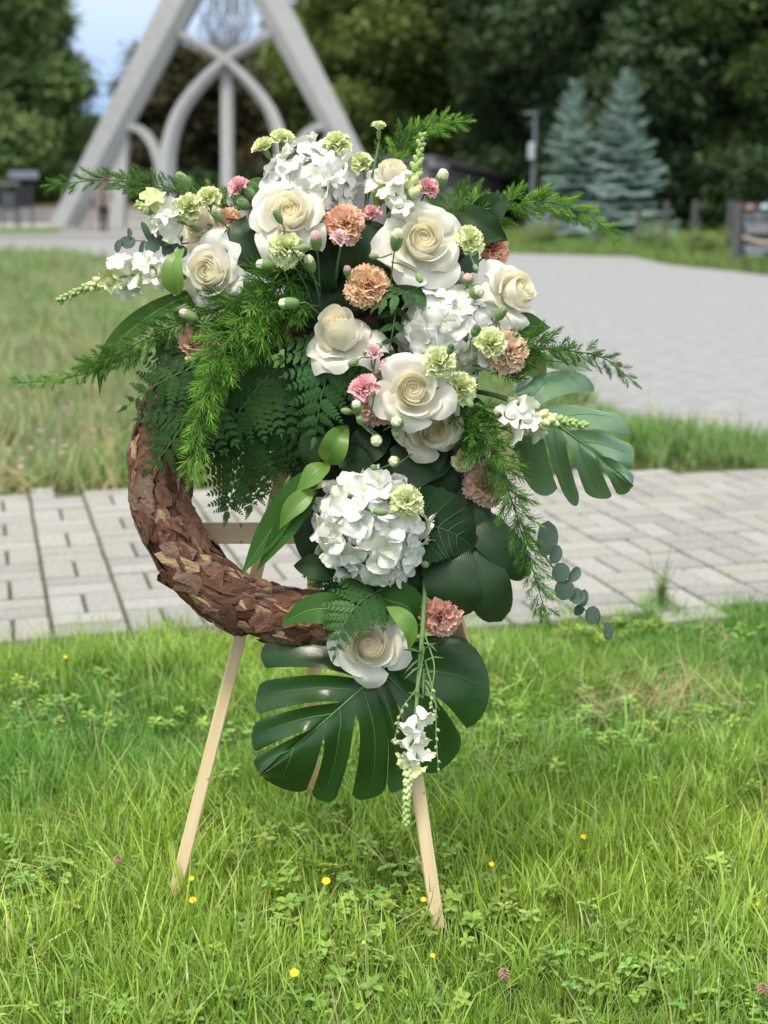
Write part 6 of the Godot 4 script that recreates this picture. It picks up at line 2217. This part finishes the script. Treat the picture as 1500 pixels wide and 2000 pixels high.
	for k in 3:
		var hoop := thing("bicycle_rack", ["bicycle hoop nearest the monument's left leg", "middle one of the three bicycle hoops", "bicycle hoop nearest the standing person"][k], "rack", Transform3D(Basis.IDENTITY, g.call(150 + k * 14, 46 + k * 0.2) + Vector3(0, 0.1, 0)), "bicycle hoops under the monument")
		var hm := MB.new()
		var hp := PackedVector3Array()
		for j in 13:
			var t := PI * j / 12.0
			hp.append(Vector3(0.0 + cos(t) * 0.02, 0.55 + sin(t) * 0.25, cos(t) * 0.35))
		hp.insert(0, Vector3(0.02, -0.02, 0.35))
		hp.append(Vector3(-0.02, -0.02, -0.35))
		hm.tube(hp, radii(hp.size(), 0.024, 0.024), 7)
		part(hoop, "tube", hm.commit(), mat(Color(0.25, 0.25, 0.26), 0.4))
		var foot := MB.new()
		foot.box(Transform3D.IDENTITY, Vector3(0.1, 0.02, 0.8), 0.004)
		part(hoop, "base_plate", foot.commit(), mat(Color(0.2, 0.2, 0.2), 0.5))
	var low := MB.new()
	var wallthing := thing("low_wall", "long low ochre topped wall behind the monument's left leg", "wall", Transform3D(Basis.IDENTITY, g.call(150, 58)))
	low.box(Transform3D(Basis.IDENTITY, Vector3(0, 0.35, 0)), Vector3(14, 0.75, 0.4), 0.02)
	part(wallthing, "wall_face", low.commit(), stone_mat(Color(0.42, 0.40, 0.39), 95, 0.4, 0.06))
	var cop := MB.new()
	cop.box(Transform3D(Basis.IDENTITY, Vector3(0, 0.78, 0)), Vector3(14.1, 0.10, 0.5), 0.02)
	part(wallthing, "coping", cop.commit(), mat(Color(0.30, 0.20, 0.10), 0.8))


# ---------------------------------------------------------------- the person

func person() -> void:
	# one continuous figure meshed from tapered capsules
	var at := P(205, 462, 43.0)
	at.y = 0.0
	var o := thing("person", "person in an open beige jacket and black trousers standing under the monument", "person", Transform3D(Basis(Vector3.UP, 0.15), at))
	var J := [ # a, b, radius a, radius b
		[Vector3(-0.09, 0.93, 0), Vector3(-0.11, 0.50, 0.02), 0.092, 0.062], [Vector3(-0.11, 0.50, 0.02), Vector3(-0.11, 0.09, -0.02), 0.06, 0.045], [Vector3(-0.11, 0.05, -0.03), Vector3(-0.13, 0.04, 0.14), 0.045, 0.036],
		[Vector3(0.09, 0.93, 0), Vector3(0.06, 0.50, 0.05), 0.092, 0.062], [Vector3(0.06, 0.50, 0.05), Vector3(0.05, 0.09, 0.02), 0.06, 0.045], [Vector3(0.05, 0.05, 0.0), Vector3(0.07, 0.04, 0.17), 0.045, 0.036],
		[Vector3(0, 0.95, 0), Vector3(0, 1.18, 0.0), 0.155, 0.15], [Vector3(-0.06, 1.2, 0), Vector3(-0.08, 1.40, 0), 0.13, 0.10], [Vector3(0.06, 1.2, 0), Vector3(0.08, 1.40, 0), 0.13, 0.10],
		[Vector3(-0.08, 1.44, 0), Vector3(0.08, 1.44, 0), 0.075, 0.075], [Vector3(0, 1.46, 0), Vector3(0, 1.58, 0.02), 0.055, 0.052],
		[Vector3(-0.19, 1.41, 0), Vector3(-0.27, 1.12, -0.02), 0.068, 0.055], [Vector3(-0.27, 1.12, -0.02), Vector3(-0.18, 0.93, 0.10), 0.054, 0.045],
		[Vector3(0.19, 1.41, 0), Vector3(0.27, 1.12, -0.02), 0.068, 0.055], [Vector3(0.27, 1.12, -0.02), Vector3(0.18, 0.93, 0.10), 0.054, 0.045],
		[Vector3(0, 1.66, 0.01), Vector3(0, 1.70, 0.0), 0.078, 0.092], [Vector3(0, 1.61, 0.05), Vector3(0, 1.66, 0.06), 0.05, 0.045], [Vector3(0, 1.655, 0.10), Vector3(0, 1.64, 0.115), 0.012, 0.014],
		[Vector3(-0.09, 1.66, 0), Vector3(-0.092, 1.68, 0), 0.018, 0.02], [Vector3(0.09, 1.66, 0), Vector3(0.092, 1.68, 0), 0.018, 0.02],
	]
	var c := 0.026
	var lo := Vector3(-0.40, -0.03, -0.22)
	var nx := 31
	var ny := 71
	var nz := 19
	var field := PackedFloat32Array()
	field.resize(nx * ny * nz)
	field.fill(1.0)
	for q: Array in J:
		var a: Vector3 = q[0]
		var b: Vector3 = q[1]
		var ra: float = q[2]
		var rb: float = q[3]
		var reach := maxf(ra, rb) + 0.09
		var mn := a.min(b) - Vector3.ONE * reach
		var mx := a.max(b) + Vector3.ONE * reach
		var ab := b - a
		var l2 := maxf(ab.length_squared(), 1e-6)
		for iy in range(maxi(0, int((mn.y - lo.y) / c)), mini(ny, int((mx.y - lo.y) / c) + 2)):
			for iz in range(maxi(0, int((mn.z - lo.z) / c)), mini(nz, int((mx.z - lo.z) / c) + 2)):
				for ix in range(maxi(0, int((mn.x - lo.x) / c)), mini(nx, int((mx.x - lo.x) / c) + 2)):
					var p := lo + Vector3(ix, iy, iz) * c
					var t := clampf((p - a).dot(ab) / l2, 0, 1)
					var d := p.distance_to(a + ab * t) - lerpf(ra, rb, t)
					var k := (iy * nz + iz) * nx + ix
					var e := field[k]
					var h := maxf(0.035 - absf(d - e), 0.0) / 0.035
					field[k] = minf(d, e) - h * h * 0.035 * 0.25
	var mb := MB.new()
	mb.tinted = true
	var cell := {}
	var corner := [0, 1, nx, nx + 1, nx * nz, nx * nz + 1, nx * nz + nx, nx * nz + nx + 1]
	for iy in ny - 1:
		for iz in nz - 1:
			for ix in nx - 1:
				var k := (iy * nz + iz) * nx + ix
				var inside := 0
				for q: int in corner:
					if field[k + q] < 0.0:
						inside += 1
				if inside == 0 or inside == 8:
					continue
				var sum := Vector3.ZERO
				var n := 0
				for e: Array in [[0, 1], [2, 3], [4, 5], [6, 7], [0, 2], [1, 3], [4, 6], [5, 7], [0, 4], [1, 5], [2, 6], [3, 7]]:
					var f0 := field[k + corner[e[0]]]
					var f1 := field[k + corner[e[1]]]
					if (f0 < 0.0) != (f1 < 0.0):
						var t := f0 / (f0 - f1)
						var p0 := Vector3(e[0] & 1, e[0] >> 2, (e[0] >> 1) & 1)
						var p1 := Vector3(e[1] & 1, e[1] >> 2, (e[1] >> 1) & 1)
						sum += p0.lerp(p1, t)
						n += 1
				var p := lo + (Vector3(ix, iy, iz) + sum / n) * c
				var col := Color(0.006, 0.006, 0.008)
				if p.y > 1.50 or (p.y > 1.46 and absf(p.x) < 0.05):
					col = Color(0.50, 0.29, 0.21)
				elif p.y > 0.90:
					col = Color(0.40, 0.33, 0.30) if absf(p.x) > 0.045 or p.z < 0.0 else Color(0.02, 0.02, 0.024)
				elif p.y < 0.07:
					col = Color(0.02, 0.018, 0.016)
				mb.tint = col
				cell[k] = mb.add(p)
	for k: int in cell:
		var iy := k / (nx * nz)
		var iz := (k / nx) % nz
		var ix := k % nx
		for e: Array in [[1, nx, nx * nz], [nx, nx * nz, 1], [nx * nz, 1, nx]]:
			if (field[k] < 0.0) == (field[k + e[0]] < 0.0):
				continue
			var a: int = k - e[1]
			var b: int = k - e[2]
			var d: int = k - e[1] - e[2]
			if not (cell.has(a) and cell.has(b) and cell.has(d)):
				continue
			var q := [cell[k], cell[a], cell[d], cell[b]]
			if field[k] >= 0.0:
				q.reverse()
			mb.tri(q[0], q[1], q[2])
			mb.tri(q[0], q[2], q[3])
	var skin := mat(Color(1, 1, 1), 0.75, 0.3)
	skin.vertex_color_use_as_albedo = true
	part(o, "body", mb.commit(), skin)
	var hair := MB.new()
	var pts := PackedVector3Array()
	for j in 7:
		var t := PI * 0.62 * j / 6.0
		for i in 13:
			var a := TAU * i / 12.0
			var rr := sin(t) * 0.104
			pts.append(Vector3(cos(a) * rr, 1.70 + cos(t) * 0.106, -sin(a) * rr - 0.018 - 0.02 * t))
	hair.grid(pts, 12, 6, PackedColorArray(), true)
	part(o, "hair", hair.commit(), mat(Color(0.16, 0.07, 0.03), 0.7))
	for s: float in [-0.033, 0.033]:
		var em := MB.new()
		em.lathe([Vector2(0.001, -0.010), Vector2(0.010, 0), Vector2(0.001, 0.010)], 8)
		part(o, "eye", em.commit(), mat(Color(0.02, 0.02, 0.02), 0.3), Transform3D(Basis.IDENTITY, Vector3(s, 1.682, 0.088)))
	var mouth := MB.new()
	mouth.tube([Vector3(-0.022, 1.61, 0.098), Vector3(0, 1.607, 0.104), Vector3(0.022, 1.61, 0.098)], radii(3, 0.004, 0.004), 5)
	part(o, "mouth", mouth.commit(), mat(Color(0.35, 0.10, 0.08), 0.6))
	for s: float in [-1.0, 1.0]:
		var lap := MB.new()
		var lp := PackedVector3Array()
		for j in 6:
			var t := j / 5.0
			for i in 4:
				var a := i / 3.0
				lp.append(Vector3(s * lerpf(0.045 + 0.02 * t, 0.15 + 0.03 * t, a), lerpf(1.44, 0.82, t), 0.145 - 0.05 * a + 0.02 * sin(PI * t)))
		lap.grid(lp, 3, 5)
		part(o, "jacket_flap", lap.commit(), mat(Color(0.42, 0.34, 0.31), 0.8))


# ---------------------------------------------------------------- scene

func _ready() -> void:
	var pitch := deg_to_rad(12.5)
	ahead = Vector3(0, -sin(pitch), -cos(pitch))
	upward = Vector3(0, cos(pitch), -sin(pitch))
	var cam := Camera3D.new()
	cam.name = "camera"
	add_child(cam)
	cam.transform = Transform3D(Basis(right, upward, -ahead), eye)
	var lens := CameraAttributesPhysical.new()
	lens.frustum_focal_length = 12.0 / tan(atan(1000.0 / FOCAL))
	lens.frustum_focus_distance = 2.14
	lens.frustum_near = 0.05
	lens.frustum_far = 900.0
	lens.exposure_aperture = lens.frustum_focal_length / 13.0
	cam.attributes = lens
	cam.near = 0.05
	cam.far = 900.0
	cam.fov = rad_to_deg(2.0 * atan(1000.0 / FOCAL))
	cam.current = true
	var we := WorldEnvironment.new()
	we.name = "world_environment"
	var env := Environment.new()
	env.background_mode = Environment.BG_SKY
	var sky := ProceduralSkyMaterial.new()
	sky.sky_top_color = Color(0.97, 0.97, 0.96)
	sky.sky_horizon_color = Color(0.40, 0.54, 0.72)
	sky.sky_curve = 0.22
	sky.sky_energy_multiplier = 1.0
	sky.ground_bottom_color = Color(0.25, 0.28, 0.2)
	sky.ground_horizon_color = Color(0.45, 0.5, 0.5)
	env.sky = Sky.new()
	env.sky.sky_material = sky
	env.tonemap_mode = Environment.TONE_MAPPER_LINEAR
	env.tonemap_exposure = 1.98
	env.sdfgi_enabled = true
	env.ssao_enabled = true
	env.ssil_enabled = true
	we.environment = env
	add_child(we)
	var sun := DirectionalLight3D.new()
	sun.name = "sun"
	add_child(sun)
	sun.light_energy = 0.5
	sun.light_color = Color(1.0, 0.96, 0.90)
	sun.light_angular_distance = 13.0
	sun.shadow_enabled = true
	sun.look_at_from_position(Vector3(-3, 10, 4), Vector3.ZERO)
	make_materials()
	M.screw = mat(Color(0.25, 0.25, 0.25), 0.35)
	M.withered = mat(Color(0.30, 0.20, 0.13), 0.8)
	M.glass = mat(Color(0.25, 0.29, 0.33), 0.1)
	paths()
	grasses()
	backdrop()
	monument()
	person()
	easel()
	bark_wreath()
	greenery()
	flowers()
